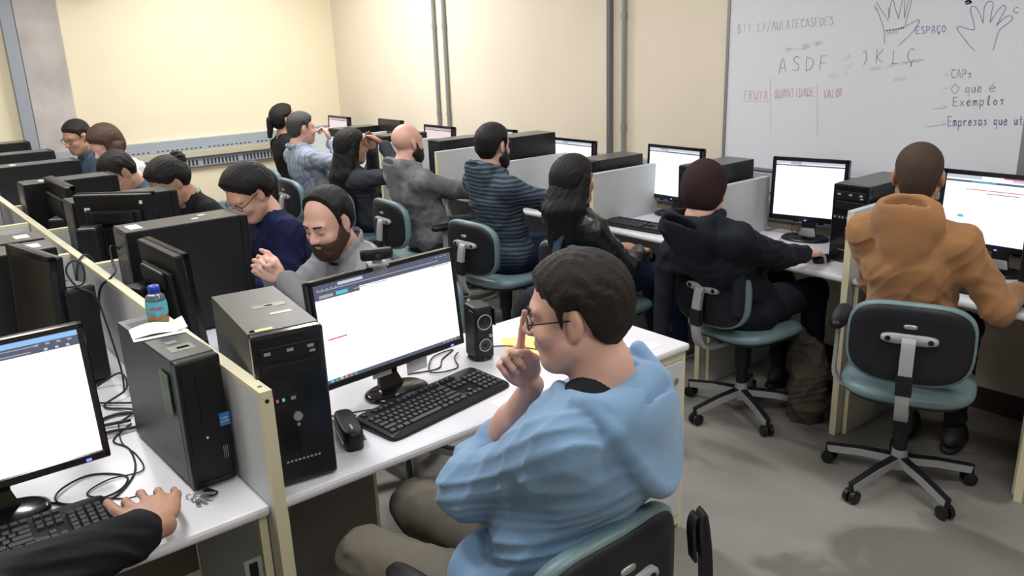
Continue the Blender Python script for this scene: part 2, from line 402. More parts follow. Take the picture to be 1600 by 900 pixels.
def rbx(c, half, rr, M=None):
    c = np.array(c, float); half = np.array(half, float)-rr; M = np.eye(3) if M is None else M; R = (np.abs(M)*(half+rr)).sum(1)
    def fn(X, Y, Z):
        x, y, z = X-c[0], Y-c[1], Z-c[2]
        q = [np.abs(x*M[0, i]+y*M[1, i]+z*M[2, i])-half[i] for i in range(3)]
        return np.sqrt(np.maximum(q[0], 0)**2+np.maximum(q[1], 0)**2+np.maximum(q[2], 0)**2)+np.minimum(np.maximum(q[0], np.maximum(q[1], q[2])), 0)-rr
    return c-R, c+R, fn
def frame(f, up=(0, 0, 1)):
    f = nrm(f); r = nrm(np.cross(f, up)); u = np.cross(r, f); return np.stack([r, f, u], 1)     # columns: right, forward, up

# ------------------------------------------------------------ people
def head_frame(yaw, pitch, roll=0):
    y, p = math.radians(yaw), math.radians(pitch)
    f = V3(math.cos(y)*math.cos(p), math.sin(y)*math.cos(p), math.sin(p)); M = frame(f)
    if roll:
        a = math.radians(roll); r, u = M[:, 0].copy(), M[:, 2].copy(); M[:, 0] = r*math.cos(a)+u*math.sin(a); M[:, 2] = u*math.cos(a)-r*math.sin(a)
    return M
def head_skull(F, c, M, g=0, s=1):
    q = lambda x, y, z: c+M@(V3(x, y, z)*s)
    F.add(ell(q(0, -.012, .035), (V3(.077, .098, .087)+g)*s, M), .01)
    F.add(ell(q(0, .028, -.035), (V3(.063, .068, .083)+g)*s, M), .03)
    F.add(ell(q(0, .058, -.092), (V3(.032, .028, .022)+g)*s, M), .03)
    for k in (-1, 1): F.add(cap(q(k*.052, .005, -.055), q(k*.022, .062, -.094), (.018+g)*s, (.016+g)*s), .03)
def head_prims(F, c, M, s=1, detail=True, closed=False):
    q = lambda x, y, z: c+M@(V3(x, y, z)*s)
    head_skull(F, c, M, 0, s)
    F.add(ell(q(0, .076, .028), V3(.052, .018, .014)*s, M), .02)             # brow
    for k in (-1, 1):
        F.add(ell(q(k*.038, .066, -.028), V3(.022, .02, .018)*s, M), .02)      # cheek
        if detail: F.sub(ell(q(k*.031, .1, .004), V3(.017, .012, .010)*s, M), .012)
    F.add(cap(q(0, .090, .010), q(0, .112, -.024), .0075*s, .0115*s), .012)      # nose
    for k in (-1, 1): F.add(ell(q(k*.011, .103, -.029), V3(.0085, .010, .008)*s, M), .006)
    if detail:
        F.add(ell(q(0, .092, -.053), V3(.024, .010, .006)*s, M), .006); F.add(ell(q(0, .091, -.064), V3(.020, .010, .006)*s, M), .006)
    for k in (-1, 1):
        E_ = M@np.array([[math.cos(.35), -k*math.sin(.35), 0], [k*math.sin(.35), math.cos(.35), 0], [0, 0, 1]])
        F.add(ell(q(k*.079, -.008, -.002), V3(.010, .019, .033)*s, E_), .006)
        if detail and k*k: F.add(ell(q(k*.031, .0775, .0070), V3(.0128, .0130, .0100)*s, M), .003)
        if closed: F.add(ell(q(k*.031, .0775, .002), V3(.0135, .0125, .0105)*s, M), .003)
        F.add(ell(q(k*.077, -.002, -.024), V3(.008, .010, .014)*s, E_), .006)
        if detail: F.sub(ell(q(k*.090, -.002, .002), V3(.007, .010, .019)*s, E_), .005)
def local_fn(c, M, g, s=1):
    def fn(X, Y, Z):
        x, y, z = (X-c[0])/s, (Y-c[1])/s, (Z-c[2])/s
        return g(x*M[0, 0]+y*M[1, 0]+z*M[2, 0], x*M[0, 1]+y*M[1, 1]+z*M[2, 1], x*M[0, 2]+y*M[1, 2]+z*M[2, 2])*s
    return fn
def hand_prims(F, Wp, d, n, curl, side, s=1, thumb=.3, spread=1.0, fdir=None):
    d = nrm(d); n = np.array(n, float); n = nrm(n-d*(n@d)); u = np.cross(d, n)*(1 if side == 'R' else -1)
    tips = []
    offs = (.030, .010, -.010, -.029); L = ((.043, .026, .021), (.047, .029, .022), (.043, .027, .021), (.034, .021, .019))
    F.add(ell(Wp+d*.045*s, V3(.040, .046, .015)*s, np.stack([u, d, n], 1)), .012)
    for i in range(4):
        K = Wp+(d*(.086-.004*abs(i-1))+u*offs[i]*spread)*s
        F.add(cap(Wp+(d*.02+u*offs[i]*.7)*s, K, .0125*s, .0105*s), .010)
        p = K; dd = nrm(d+u*offs[i]*1.2*spread) if not (fdir is not None and i == 0) else nrm(fdir); a = 0
        for j in range(3):
            a = math.radians((62, 88, 48)[j])*curl[i]
            dd = nrm(dd*math.cos(a)+n*math.sin(a)) if j == 0 else nrm(dd*math.cos(a)+(n*(d@dd)-d*(n@dd))*math.sin(a))
            p2 = p+dd*L[i][j]*s; r = (.0092, .0084, .0076)[j]*(.88 if i == 3 else 1)*s
            F.add(cap(p, p2, r, r*.93), .003); p = p2
        tips.append((p, dd))
    a = Wp+(d*.02+u*.024+n*.004)*s; b = Wp+(d*.052+u*(.050-.012*thumb)+n*(.008+.02*thumb))*s
    c = b+(nrm(d*.9+u*(.35-.6*thumb)+n*.5*thumb)*.034)*s; e = c+(nrm(d+u*(.1-.9*thumb)+n*.7*thumb)*.027)*s
    F.add(cap(a, b, .0155*s, .0125*s), .010); F.add(cap(b, c, .0112*s, .0105*s), .004); F.add(cap(c, e, .0104*s, .0088*s), .004)
    return tips
def ik(S, Wp, l1, l2, pole):
    v = Wp-S; L = np.linalg.norm(v); L2 = min(max(L, abs(l1-l2)+.01), (l1+l2)*.999)
    if L > L2: Wp = S+v/L*L2; v = Wp-S
    d = v/np.linalg.norm(v); x = (l1*l1-l2*l2+L2*L2)/(2*L2); h = math.sqrt(max(l1*l1-x*x, 0))
    p = np.array(pole, float); p = p-d*(p@d); p = nrm(p); return S+d*x+p*h, Wp
HAIRZ = dict(
    short=([-.2, -.06, -.045, -.02, .012, .022, .03, .06, .085, .2], [-.055, -.05, -.03, .028, .03, -.02, .03, .055, .078, .09]),
    buzz=([-.2, -.06, -.045, -.02, .012, .022, .03, .06, .085, .2], [-.04, -.035, -.02, .03, .03, -.005, .03, .055, .078, .09]),
    receding=([-.2, -.06, -.045, -.02, .010, .018, .024, .031, .042, .2], [-.07, -.06, -.04, .028, .03, -.03, .03, .085, .17, .3]),
    long=([-.2, -.06, -.03, .02, .04, .07, .085, .2], [-.16, -.16, -.14, -.12, .02, .055, .078, .09]),
    updo=([-.2, -.06, -.045, -.02, .012, .03, .05, .065, .078, .2], [-.05, -.05, -.045, .02, .02, .022, .045, .068, .092, .13]))
def person(label, pel, yaw, head, hyaw, hpitch=0, hroll=0, skin=None, top=None, top_name='hoodie', hair='short', hairm=None, ht=.012,
           pants=None, arms=None, knees=None, feet=None, bulk=1.0, vox=.009, hood=False, beard=None, glasses=False, shoes=None, s=1.0,
           fold=.004, syaw=None, seed=1, sleeve=(1, 1), collar=None, eyes=False, legs=True, neck_up=.0, extra=None, neck_hole=None, tee=None, bunpos=(0, -.125, .055), hl=None):
    pel = V3(*pel); head = V3(*head); o = V3(pel[0], pel[1], 0)
    root = thing('person', label, 'person', tuple(o)); P = pel-o; H = head-o
    M = head_frame(hyaw, hpitch, hroll); yr = math.radians(yaw); fw = V3(math.cos(yr), math.sin(yr), 0)
    sy = math.radians(syaw if syaw is not None else yaw); sf = V3(math.cos(sy), math.sin(sy), 0); rt = V3(math.sin(sy), -math.cos(sy), 0); rt0 = V3(fw[1], -fw[0], 0)
    NB = H+M@V3(0, -.035, -.09)*s+V3(0, 0, -.044-neck_up)-sf*.012      # base of the neck
    up = nrm(NB-P); CH = P+(NB-P)*.66+sf*.0; SH = NB-up*.055-sf*.005; B = bulk
    MT = np.stack([rt, nrm(np.cross(up, rt)), up], 1); MP = np.stack([rt0, nrm(np.cross(up, rt0)), up], 1)
    sh = {k: SH+rt*(.162*s*(.5+.5*B))*(1 if k == 'R' else -1)-up*.030 for k in 'RL'}
    def torso(F, g, hem=0):
        F.add(ell(P+V3(0, 0, .0), (.165*B+g, .12*B+g, .12+g), MP), .04)
        F.add(ell(P+(NB-P)*.33+fw*.015*B, (.150*B+g, .115*B+g, .15+g), MP), .07)
        F.add(ell(CH, (.165*B+g, .115*B+g, .165+g), MT), .06)
        F.add(cap(sh['L'], sh['R'], .052*B**.5+g, .052*B**.5+g), .05)
        F.add(cap(NB+up*.02, sh['L']*.55+SH*.45, .045+g*.8, .045+g*.8), .04); F.add(cap(NB+up*.02, sh['R']*.55+SH*.45, .045+g*.8, .045+g*.8), .04)
    A = {}; arms = arms or {}
    for k in 'RL':
        a = dict(w=None, pole=(-.1, 0, -1), d=None, n=(0, 0, -1), curl=(.35, .35, .4, .4), thumb=.3); a.update(arms.get(k, {}))
        sd = 1 if k == 'R' else -1
        w = V3(*a['w'])-o if a['w'] is not None else V3(*(P+fw*.40+rt0*sd*.10)[:2], .80)
        pole = V3(*a['pole'])+rt*sd*.3
        E_, w = ik(sh[k], w, .285*s, .255*s, pole)
        if a.get('e') is not None:
            E_ = V3(*a['e'])-o; w = V3(*a['w'])-o
        d = nrm(a['d']) if a['d'] is not None else nrm(nrm(w-E_)+V3(0, 0, -w[2]+E_[2])*1.5)
        A[k] = (E_, w, d, a)
    # body, one continuous skin
    pts = [H, P, sh['L'], sh['R']]+[A[k][0] for k in 'RL']+[A[k][1]+A[k][2]*.19 for k in 'RL']
    kn = {}; ft = {}
    for k, sd in (('R', 1), ('L', -1)):
        kn[k] = V3(*knees[k])-o if knees and k in knees else P+fw*.42+rt0*sd*.10+V3(0, 0, .0)
        ft[k] = V3(*feet[k])-o if feet and k in feet else V3(*(kn[k]+fw*.02)[:2], .09)
    lo = np.min(pts, 0)-.16; hi = np.max(pts, 0)+.16; lo[2] = min(lo[2], P[2]-.16)
    F = Field(lo, hi, vox)
    torso(F, -.012); F.add(cap(NB-up*.03, H+M@V3(0, -.028, -.06)*s, .060*B**.4, .052*B**.4), .03)
    F.add(cap(H+M@V3(0, .0, -.075)*s, NB+up*.01, .045*B**.4, .05*B**.4), .02)
    for k in 'RL':
        E_, w, d, a = A[k]
        F.add(cap(sh[k], E_, .047*B**.5, .040*B**.3), .03); F.add(cap(E_, w, .040*B**.3, .026), .02); F.add(cap(E_+(w-E_)*.25, E_+(w-E_)*.4, .041*B**.3, .038*B**.3), .02)
        hand_prims(F, w+d*.012, d, a['n'], a['curl'], k, s*a.get('hs', .98), a['thumb'], a.get('spread', 1.0), fdir=a.get('fdir'))
    head_prims(F, H, M, s, closed=eyes == 'closed')
    F.build('body', skin or M_skin, root)
    if eyes:
        for k in (-1, 1) if eyes == 'closed' else ():
            MB().tube([tuple(H+M@V3(k*x, y, z)*s) for x, y, z in ((.018, .0885, .001), (.025, .0905, -.003), (.033, .0895, -.003), (.043, .084, .001))], .0013, 6).obj('eyelash', M_hairk, root)
            G = Field(H+M@V3(k*.031, .08, .025)*s-.03, H+M@V3(k*.031, .08, .025)*s+.03, .002)
            G.add(cap(H+M@V3(k*.015, .0965, .029)*s, H+M@V3(k*.044, .0865, .031)*s, .0042, .0030), .002); G.build('eyebrow', hairm or M_hairk, root)
        for k in (-1, 1) if eyes != 'closed' else ():
            e = MB().sphere((0, 0, 0), .0118*s, 14, 10).obj('eye', M_eye, root); e.location = tuple(H+M@V3(k*.031, .0765, .002)*s)
            i = MB().sphere(tuple(M@V3(0, .0085, -.001)*s), .0055*s, 10, 8).obj('iris', M_iris, e)
            G = Field(H+M@V3(k*.031, .08, .005)*s-.03, H+M@V3(k*.031, .08, .005)*s+.03, .002)
            G.add(cap(H+M@V3(k*.015, .0965, .029)*s, H+M@V3(k*.044, .0865, .031)*s, .0042, .0030), .002); G.build('eyebrow', hairm or M_hairk, root)
    # upper clothing
    F = Field(lo-.03, hi+.03, vox)
    torso(F, .012)
    F.add(ell(P+V3(0, 0, -.0)+up*.03, (.178*B, .135*B, .10), MP), .04)
    for k in 'RL':
        E_, w, d, a = A[k]; t = sleeve[0] if k == 'R' else sleeve[1]
        F.add(cap(sh[k], E_, .066*B**.6, .059*B**.5), .04)
        if t > 0: F.add(cap(E_, E_+(w-E_)*.93*t, .058*B**.5, .045), .03); F.add(cap(E_+(w-E_)*.86*t, E_+(w-E_)*.93*t, .044, .041), .008)
        if 0 < t < 1 or t == 0: F.add(cap(E_-(w-E_)*.0, E_+(w-E_)*(.93*t+.02), .056, .05), .02)
    F.folds(fold*2.0, 25, seed)
    if hood:
        fd = nrm(np.cross(up, rt)); hs_ = hood if isinstance(hood, float) else 1.0
        F.add(ell(NB-fd*.068-up*.010, V3(.118, .052, .105)*hs_, MT), .022)
        F.add(cap(NB-fd*.080-rt*.062+up*.052, NB-fd*.080+rt*.062+up*.052, .024, .024), .02)
        F.add(ell(NB-fd*.092-up*.080, V3(.084, .034, .085)*hs_, MT), .014); F.add(ell(NB-fd*.090-up*.135, V3(.045, .028, .055)*hs_, MT), .02)
        for k in (-1, 1):
            F.add(cap(NB+rt*k*.084-fd*.045+up*.044, NB+rt*k*.058+fd*.075-up*.030, .028, .022), .02)
        F.sub(ell(NB-fd*.006+up*.085, V3(.072, .062, .074), MT), .012)
        F.sub(ell(NB-fd*.094+up*.070, V3(.070*hs_, .010, .040), MT), .010)
    elif collar:
        n = 14
        for i in range(n):
            t0, t1 = [2*PI*j/n for j in (i, i+1)]
            q = lambda t: NB+up*(.012+.018*math.cos(t))-nrm(np.cross(up, rt))*.062*math.cos(t)+rt*.066*math.sin(t)
            F.add(cap(q(t0), q(t1), collar, collar), .012)
    F.sub(cap(NB-up*(.03 if neck_hole else 0), NB+up*.2, neck_hole or .066*B**.35, (neck_hole or .066)*1.12*B**.3), .012)
    if tee:
        G = Field(NB-.19, NB+.10, .005); torso(G, .002); G.sub(cap(NB-up*.004, NB+up*.2, .070*B**.3, .085), .006)
        G.clip(lambda X, Y, Z: np.sqrt((X-NB[0])**2+(Y-NB[1])**2+(Z-NB[2])**2)-.15); G.build('tee_collar', tee, root)
    if extra: extra(F, locals())
    cl = F.build(top_name, top or M_black, root)
    # trousers and shoes
    if legs:
        L = [P, kn['R'], kn['L'], ft['R'], ft['L']]; F = Field(np.min(L, 0)-.2, np.max(L, 0)+.2, max(vox, .009))
        F.add(ell(P-V3(0, 0, .02), (.168*B, .13*B, .10), MP), .04)
        for k, sd in (('R', 1), ('L', -1)):
            hp = P+rt0*sd*.085*B-V3(0, 0, .0)
            F.add(cap(hp, kn[k], .090*B**.8, .065*B**.7), .04); F.add(cap(kn[k], ft[k]+V3(0, 0, .03), .060*B**.4, .046), .03)
        F.folds(fold*1.8, 26, seed+3); F.clip(lambda X, Y, Z: (.075-Z)+0*X+0*Y)
        F.build('trousers', pants or M_navyblk, root)
        for k in 'RL':
            f2 = nrm(V3(*(ft[k]-kn[k])[:2], 0)*.3+fw); MS = frame(f2); c = ft[k].copy(); c[2] = 0
            F = Field(c-.2, c+.24, .009)
            F.add(ell(c+f2*.05+V3(0, 0, .045), (.042, .125, .034), MS), .01); F.add(cap(c+V3(0, 0, .05), c+V3(0, 0, .10), .04, .042), .03)
            F.clip(lambda X, Y, Z: (.018-Z)+0*X+0*Y); sh_ = F.build('shoe', shoes or M_shoe, root)
            b = MB(); b.pad(.088, .26, [(.004, .001), (0, .006), (0, .018), (.003, .022)], ex=2.6)
            so = b.obj('sole', M_sole if shoes is M_sneak else M_shoe, sh_); so.location = tuple(c+f2*.05); so.rotation_euler = (0, 0, math.atan2(f2[1], f2[0])-PI/2)
    # hair
    if hair:
        hm = hairm or M_hairk
        hv = min(vox, .006)
        kind = 'long' if hair in ('long', 'bob') else ('updo' if hair in ('bun', 'tail') else hair)
        tb = HAIRZ[kind]; F = Field(H-.19, H+.19, hv)
        head_skull(F, H, M, 0, s)
        F.add(ell(H+M@V3(0, -.045, -.03)*s, V3(.060, .055, .07)*s, M), .03)
        if kind in ('long', 'updo'): F.add(ell(H+M@V3(0, -.045, .0)*s, (V3(.072, .066, .085))*s, M), .03)
        X, Y, Z = F.grid(); sd_ = seed
        def hz(x, y, z):
            w = .006*np.sin(y*55+sd_)+.006*np.sin(z*48+sd_*2)
            zm = np.interp(y, tb[0], tb[1])+np.abs(x)*.10*(y > .03)+.004*np.sin(x*260+y*90)
            ramp = np.clip((z-zm)/.030, -.7, 1)
            return (ht+.004*np.clip(z/.1, 0, 1))*ramp+(.0013*np.sin((x+w)*330)+.0010*np.sin((x*.8+y*.5+w*1.5)*520))*np.clip(ramp, 0, 1)*(0 if kind == 'buzz' else 1)
        F.D = F.D-(local_fn(H, M, hz, s)(X, Y, Z)/s).astype(np.float32)
        hr = F.build('hair', hm, root)
        if hair in ('long', 'bob'):
            Lh = (hl or .33) if hair == 'long' else .11
            lo2 = H-.2; lo2 = lo2-V3(0, 0, Lh); F = Field(lo2, H+.16, hv+.001)
            bk = M@V3(0, -1, 0); bk[2] = 0; bk = nrm(bk); dn = V3(0, 0, -1)
            for i in range(7):
                t = -1+2*i/6; wd = .078 if hair == 'long' else .066; p0 = H+M@V3((wd-.006)*t, -.084+.080*t*t, .035)*s; p1 = p0+dn*Lh*(1-.10*abs(t))+bk*(.045 if hair == 'long' else .0)+M@V3(.03*t, 0, 0)
                F.add(cap(p0, (p0+p1)/2+bk*.032, .030, .040), .03); F.add(cap((p0+p1)/2+bk*.032, p1, .038, .026), .03)
            if hair == 'bob':
                for k in (-1, 1): F.add(cap(H+M@V3(k*.078, .03, .05), H+M@V3(k*.078, .055, -.075), .018, .014), .02)
            F.folds(.004, 70, seed+5, .15); F.build('hair_length', hm, hr)
        if hair == 'bun':
            c = H+M@V3(*bunpos)*s; F = Field(c-.08, c+.08, .004); F.add(ell(c, (.046, .042, .044), M), .01); F.folds(.005, 90, seed); F.build('hair_bun', hm, hr)
        if hair == 'tail':
            c = H+M@V3(0, -.115, .02)*s; e = c+M@V3(0, -.03, 0)+V3(0, 0, -.13); F = Field(np.minimum(c, e)-.07, np.maximum(c, e)+.07, .004)
            F.add(ell(c, (.03, .03, .03), M), .01); F.add(cap(c+M@V3(0, -.010, 0), e, .036, .022), .02); F.folds(.003, 90, seed, .2); F.build('ponytail', hm, hr)
    if beard:
        F = Field(H-.17, H+.15, min(vox, .005)); head_skull(F, H, M, .010, s)
        F.add(ell(H+M@V3(0, .055, -.108)*s, (.040, .034, .034), M), .03)
        F.folds(.002, 120, seed)
        F.clip(local_fn(H, M, lambda x, y, z: np.maximum((z-np.interp(y, [-.05, .0, .012, .03, .05, .08, .2], [-.08, -.04, .012, -.02, -.045, -.044, -.044]))*.7, -.02-y), s))
        F.sub(ell(H+M@V3(0, .108, -.058)*s, (.027, .016, .007), M), .005)
        F.build('beard', beard, root)
    if glasses:
        b = MB(); q = lambda x, y, z: tuple(H+M@(V3(x, y, z)*s))
        for k in (-1, 1):
            ring = [q(k*.034+.024*math.cos(t), .098-.004*abs(math.cos(t)), .003+.017*math.sin(t)) for t in [2*PI*i/16 for i in range(17)]]
            b.tube(ring, .0017, 6); b.tube([q(k*.058, .096, .008), q(k*.078, .085, .010), q(k*.082, -.005, .012), q(k*.078, -.02, -.005)], .0019, 6)
        b.tube([q(-.011, .100, .006), q(0, .104, .009), q(.011, .100, .006)], .0017, 6)
        g = b.obj('glasses', M_blk, root)
    return root, dict(H=H, M=M, NB=NB, up=up, A=A, o=o, sh=sh, P=P, MT=MT, rt=rt, sf=sf, fw=fw)

# ------------------------------------------------------------ the room
XW, YW, ZC, XL, YF = 4.05, 7.76, 2.9, -3.2, -2.6
struct(box('floor', XL-.1, XW+.1, YF-.1, YW+.1, -.1, 0, M_floor))
struct(box('ceiling', XL-.1, XW+.1, YF-.1, YW+.1, ZC, ZC+.1, M_ceil))
struct(box('wall_right', XW, XW+.12, YF, YW, 0, ZC, M_wallr))
struct(box('wall_back', XL, XW+.12, YW, YW+.12, 0, ZC, M_wall))
struct(box('wall_left', XL-.12, XL, YF, YW, 0, ZC, M_wall))
struct(box('wall_front', XL, XW, YF-.12, YF, 0, ZC, M_wall))
struct(box('baseboard_right', XW-.015, XW, YF, YW, 0, .11, M_skirt))
struct(box('baseboard_back', 1.6, XW-.016, YW-.015, YW, 0, .11, M_skirt))
struct(box('trim_1', 1.285, 1.60, YW-.035, YW+.02, 0, ZC, M_conc, r=.006))           # concrete pillar proud of the back wall
struct(box('trim_2', 1.182, 1.275, YW-.07, YW+.01, 1.031, ZC, M_steel, r=.004))      # painted steel channel beside it
struct(box('trim_3', .9, 2.3, YW-.55, YW+.02, 2.46, ZC, M_conc, r=.006))             # concrete corbel above the frame
# ceiling lamps
for i, (x, y, p) in enumerate(LIGHTS):
    t = thing('ceiling_light', ['white ceiling light near the room corner above the wall-side desks', 'white ceiling light above the middle of the whiteboard row', 'white ceiling light above the man in the mustard hoodie', 'white ceiling light above the far half of the desk island', 'white ceiling light above the slim tower and the bearded man', 'white ceiling light behind the photographer above the open floor', 'white ceiling light on the pillar side beyond the island'][i], 'light', (x, y, 2.84), 0, 'fluorescent ceiling lights')
    box('housing', -.14, .14, -.65, .65, .02, .06, M_sticker, t)
    for s in (-.06, .06): MB().cyl((s, -.6, .008), (s, .6, .008), .013, n=10).obj('tube', mat('tube_glow', (.9, .9, .9), .5, emit=(1, .98, .95), es=3), t)
# trunking
def slots(name, L, n, w, h, parent, place):
    b = MB()
    for i in range(n):
        u = -L/2+(i+.5)*L/n; place(b, u, w, h)
    o = b.obj(name, M_slot, parent); o['kind'] = 'stuff'; return o
def trunking(name, label, ax, a0, a1, z0, z1, dep, m, nslot, zs):
    t = thing(name, label, 'cable trunking', (0, 0, 0))
    if ax == 'y': o = box('channel', XW-dep, XW-.002, a0, a1, z0, z1, m, t, r=.003); f = XW-dep
    else: o = box('channel', a0, a1, YW-dep, YW, z0, z1, m, t, r=.003); f = YW-dep
    if nslot:
        b = MB(); st = (a1-a0)/nslot
        for i in range(nslot):
            if (i*7) % 11 == 3: continue
            u = a0+(i+.5)*st
            for za, zb in zs:
                if ax == 'y': b.box(f-.0012, f+.001, u-st*.25, u+st*.25, za, zb)
                else: b.box(u-st*.25, u+st*.25, f-.0012, f+.001, za, zb)
        q = b.obj('slots', M_slot, t); q['kind'] = 'stuff'
    return t
trunking('cable_trunking', 'long grey steel cable trunking along the back wall above the olive ledge', 'x', .2, XW-.062, .925, 1.03, .05, M_trunk, 90, [(.938, .948)])
trunking('cable_trunking', 'perforated lower grey trunking on the back wall under the olive ledge', 'x', .2, XW-.062, .775, .865, .05, M_trunk, 110, [(.785, .835)])
trunking('cable_trunking', 'grey steel cable trunking along the whiteboard wall above the ledge', 'y', -1.2, YW-.055, .925, 1.03, .05, M_trunk, 120, [(.938, .948), (.985, 1.0)])
trunking('cable_trunking', 'perforated lower trunking behind the monitors on the whiteboard wall', 'y', -1.2, YW-.055, .775, .865, .05, M_trunk, 120, [(.785, .80), (.825, .845)])
o = box('wall_ledge', .2, XW-.062, YW-.085, YW, .866, .924, M_olive, r=.003); tag(o, 'olive wooden ledge between the two trunkings on the back wall', 'ledge')
o = box('wall_ledge', XW-.03, XW, -1.2, YW-.09, .866, .924, M_olive, r=.003); tag(o, 'olive strip between the two trunkings on the whiteboard wall', 'ledge')
for y, lab in ((5.945, 'thin grey conduit up the wall, far one of the pair nearer the room corner'), (5.80, 'thin grey conduit up the wall, near one of the pair nearer the room corner'), (3.80, 'pale round conduit up the wall, the one nearer the whiteboard')):
    t = thing('conduit', lab, 'pipe', (XW-.02, y, 0)); MB().cyl((0, 0, 1.03), (0, 0, 2.88), .0155, n=14).obj('pipe', M_conduit if False else M_steel2, t)
    for z in (1.2, 1.9, 2.5): MB().cyl((0, 0, z), (0, 0, z+.035), .0195, n=14).obj('clamp', M_steel2, t)
t = thing('conduit', 'dark square metal conduit up the wall beside the pale round one', 'pipe', (XW, 3.925, 0))
box('pipe', -.035, 0, -.016, .016, 1.03, 2.88, mat('dark_conduit', (.17, .17, .175), .4, metal=.3), t, r=.002)
# whiteboard
BX = XW-.022
wb = thing('whiteboard', 'large whiteboard with handwriting and two traced hands on the wall', 'whiteboard', (BX, 2.2, 1.66))
def wbp(px, py): p = wall_point(px, py, BX-.0008); return (p[0]-BX, p[1]-2.2, p[2]-1.66)
by0, by1, bz0, bz1 = 1.415-2.2, 2.985-2.2, 1.055-1.66, 2.30-1.66
box('board', 0, .02, by0, by1, bz0, bz1, M_board, wb)
for nm, a in (('frame_strip', (by1-.002, by1+.018, bz0-.018, bz1+.018)), ('frame_strip', (by0-.045, by0+.002, bz0-.018, bz1+.018)), ('frame_strip', (by0-.045, by1+.018, bz0-.018, bz0)), ('frame_strip', (by0-.045, by1+.018, bz1, bz1+.018))):
    box(nm, -.006, .021, *a, M_alu, wb, r=.002)
def ink_obj(name, strokes, m, w=.0028, off=0):
    b = MB()
    for st in strokes:
        pts = [Vector(wbp(x, y)) for x, y in st]
        if len(pts) > 2: pts = smooth_pts(pts, 4)
        for i in range(len(pts)-1):
            d = (pts[i+1]-pts[i]); d.x = 0
            if d.length < 1e-6: continue
            d.normalize(); n = Vector((0, -d.z, d.y))*w/2; e = d*w*.3; X = Vector((-.0006-off, 0, 0))
            a, c = pts[i]-e, pts[i+1]+e
            b.add([a-n, c-n, c+n, a+n, a-n+X, c-n+X, c+n+X, a+n+X], [(4, 5, 6, 7), (0, 1, 5, 4), (2, 3, 7, 6), (1, 2, 6, 5), (3, 0, 4, 7)])
    return b.obj(name, m, wb)
LET = dict(A=[[(0, 6), (2, 0), (4, 6)], [(1, 4), (3, 4)]], B=[[(0, 6), (0, 0), (3, 1), (0, 3)], [(0, 3), (4, 4.5), (0, 6)]], C=[[(4, 1), (2, 0), (0, 3), (2, 6), (4, 5)]], D=[[(0, 6), (0, 0)], [(0, 0), (4, 2), (3, 5), (0, 6)]],
    E=[[(4, 0), (0, 0)], [(0, 0), (0, 6)], [(0, 6), (4, 6)], [(0, 3), (3, 3)]], F=[[(4, 0), (.5, 0)], [(.5, 0), (0, 6)], [(0, 3), (3, 3)]], G=[[(4, 1), (2, 0), (0, 3), (2, 6), (4, 5), (4, 3.4)], [(4, 3.4), (2.5, 3.4)]],
    I=[[(2, 0), (2, 6)]], J=[[(1, 0), (3, 0)], [(3, 0), (3.4, 4), (2, 6)]], K=[[(.5, 0), (0, 6)], [(4, 0), (.4, 3.4)], [(.4, 3.4), (3.4, 6)]], L=[[(1, 0), (.5, 6)], [(.5, 6), (4, 6)]], M=[[(0, 6), (0, 0)], [(0, 0), (2, 4)], [(2, 4), (4, 0)], [(4, 0), (4, 6)]],
    N=[[(0, 6), (0, 0)], [(0, 0), (4, 6)], [(4, 6), (4, 0)]], O=[[(2, 0), (0, 3), (2, 6), (4, 3), (2, 0)]], P=[[(0, 6), (0, 0)], [(0, 0), (3.6, 1), (3, 3), (0, 3.4)]], Q=[[(2, 0), (0, 3), (2, 6), (4, 3), (2, 0)], [(2.6, 4), (4, 6.6)]],
    R=[[(0, 6), (0, 0)], [(0, 0), (3.6, 1), (0, 3)], [(1, 3), (4, 6)]], S=[[(4, .6), (1.5, 0), (.6, 1.6), (3.6, 4), (2.6, 6), (0, 5.4)]], T=[[(0, 0), (4, 0)], [(2, 0), (2, 6)]], U=[[(0, 0), (.4, 5), (2, 6), (3.6, 5), (4, 0)]], V=[[(0, 0), (2, 6)], [(2, 6), (4, 0)]],
    X=[[(0, 0), (4, 6)], [(4, 0), (0, 6)]], Y=[[(0, 0), (2, 3)], [(4, 0), (1, 6)]], Z=[[(0, 0), (4, 0)], [(4, 0), (0, 6)], [(0, 6), (4, 6)]])
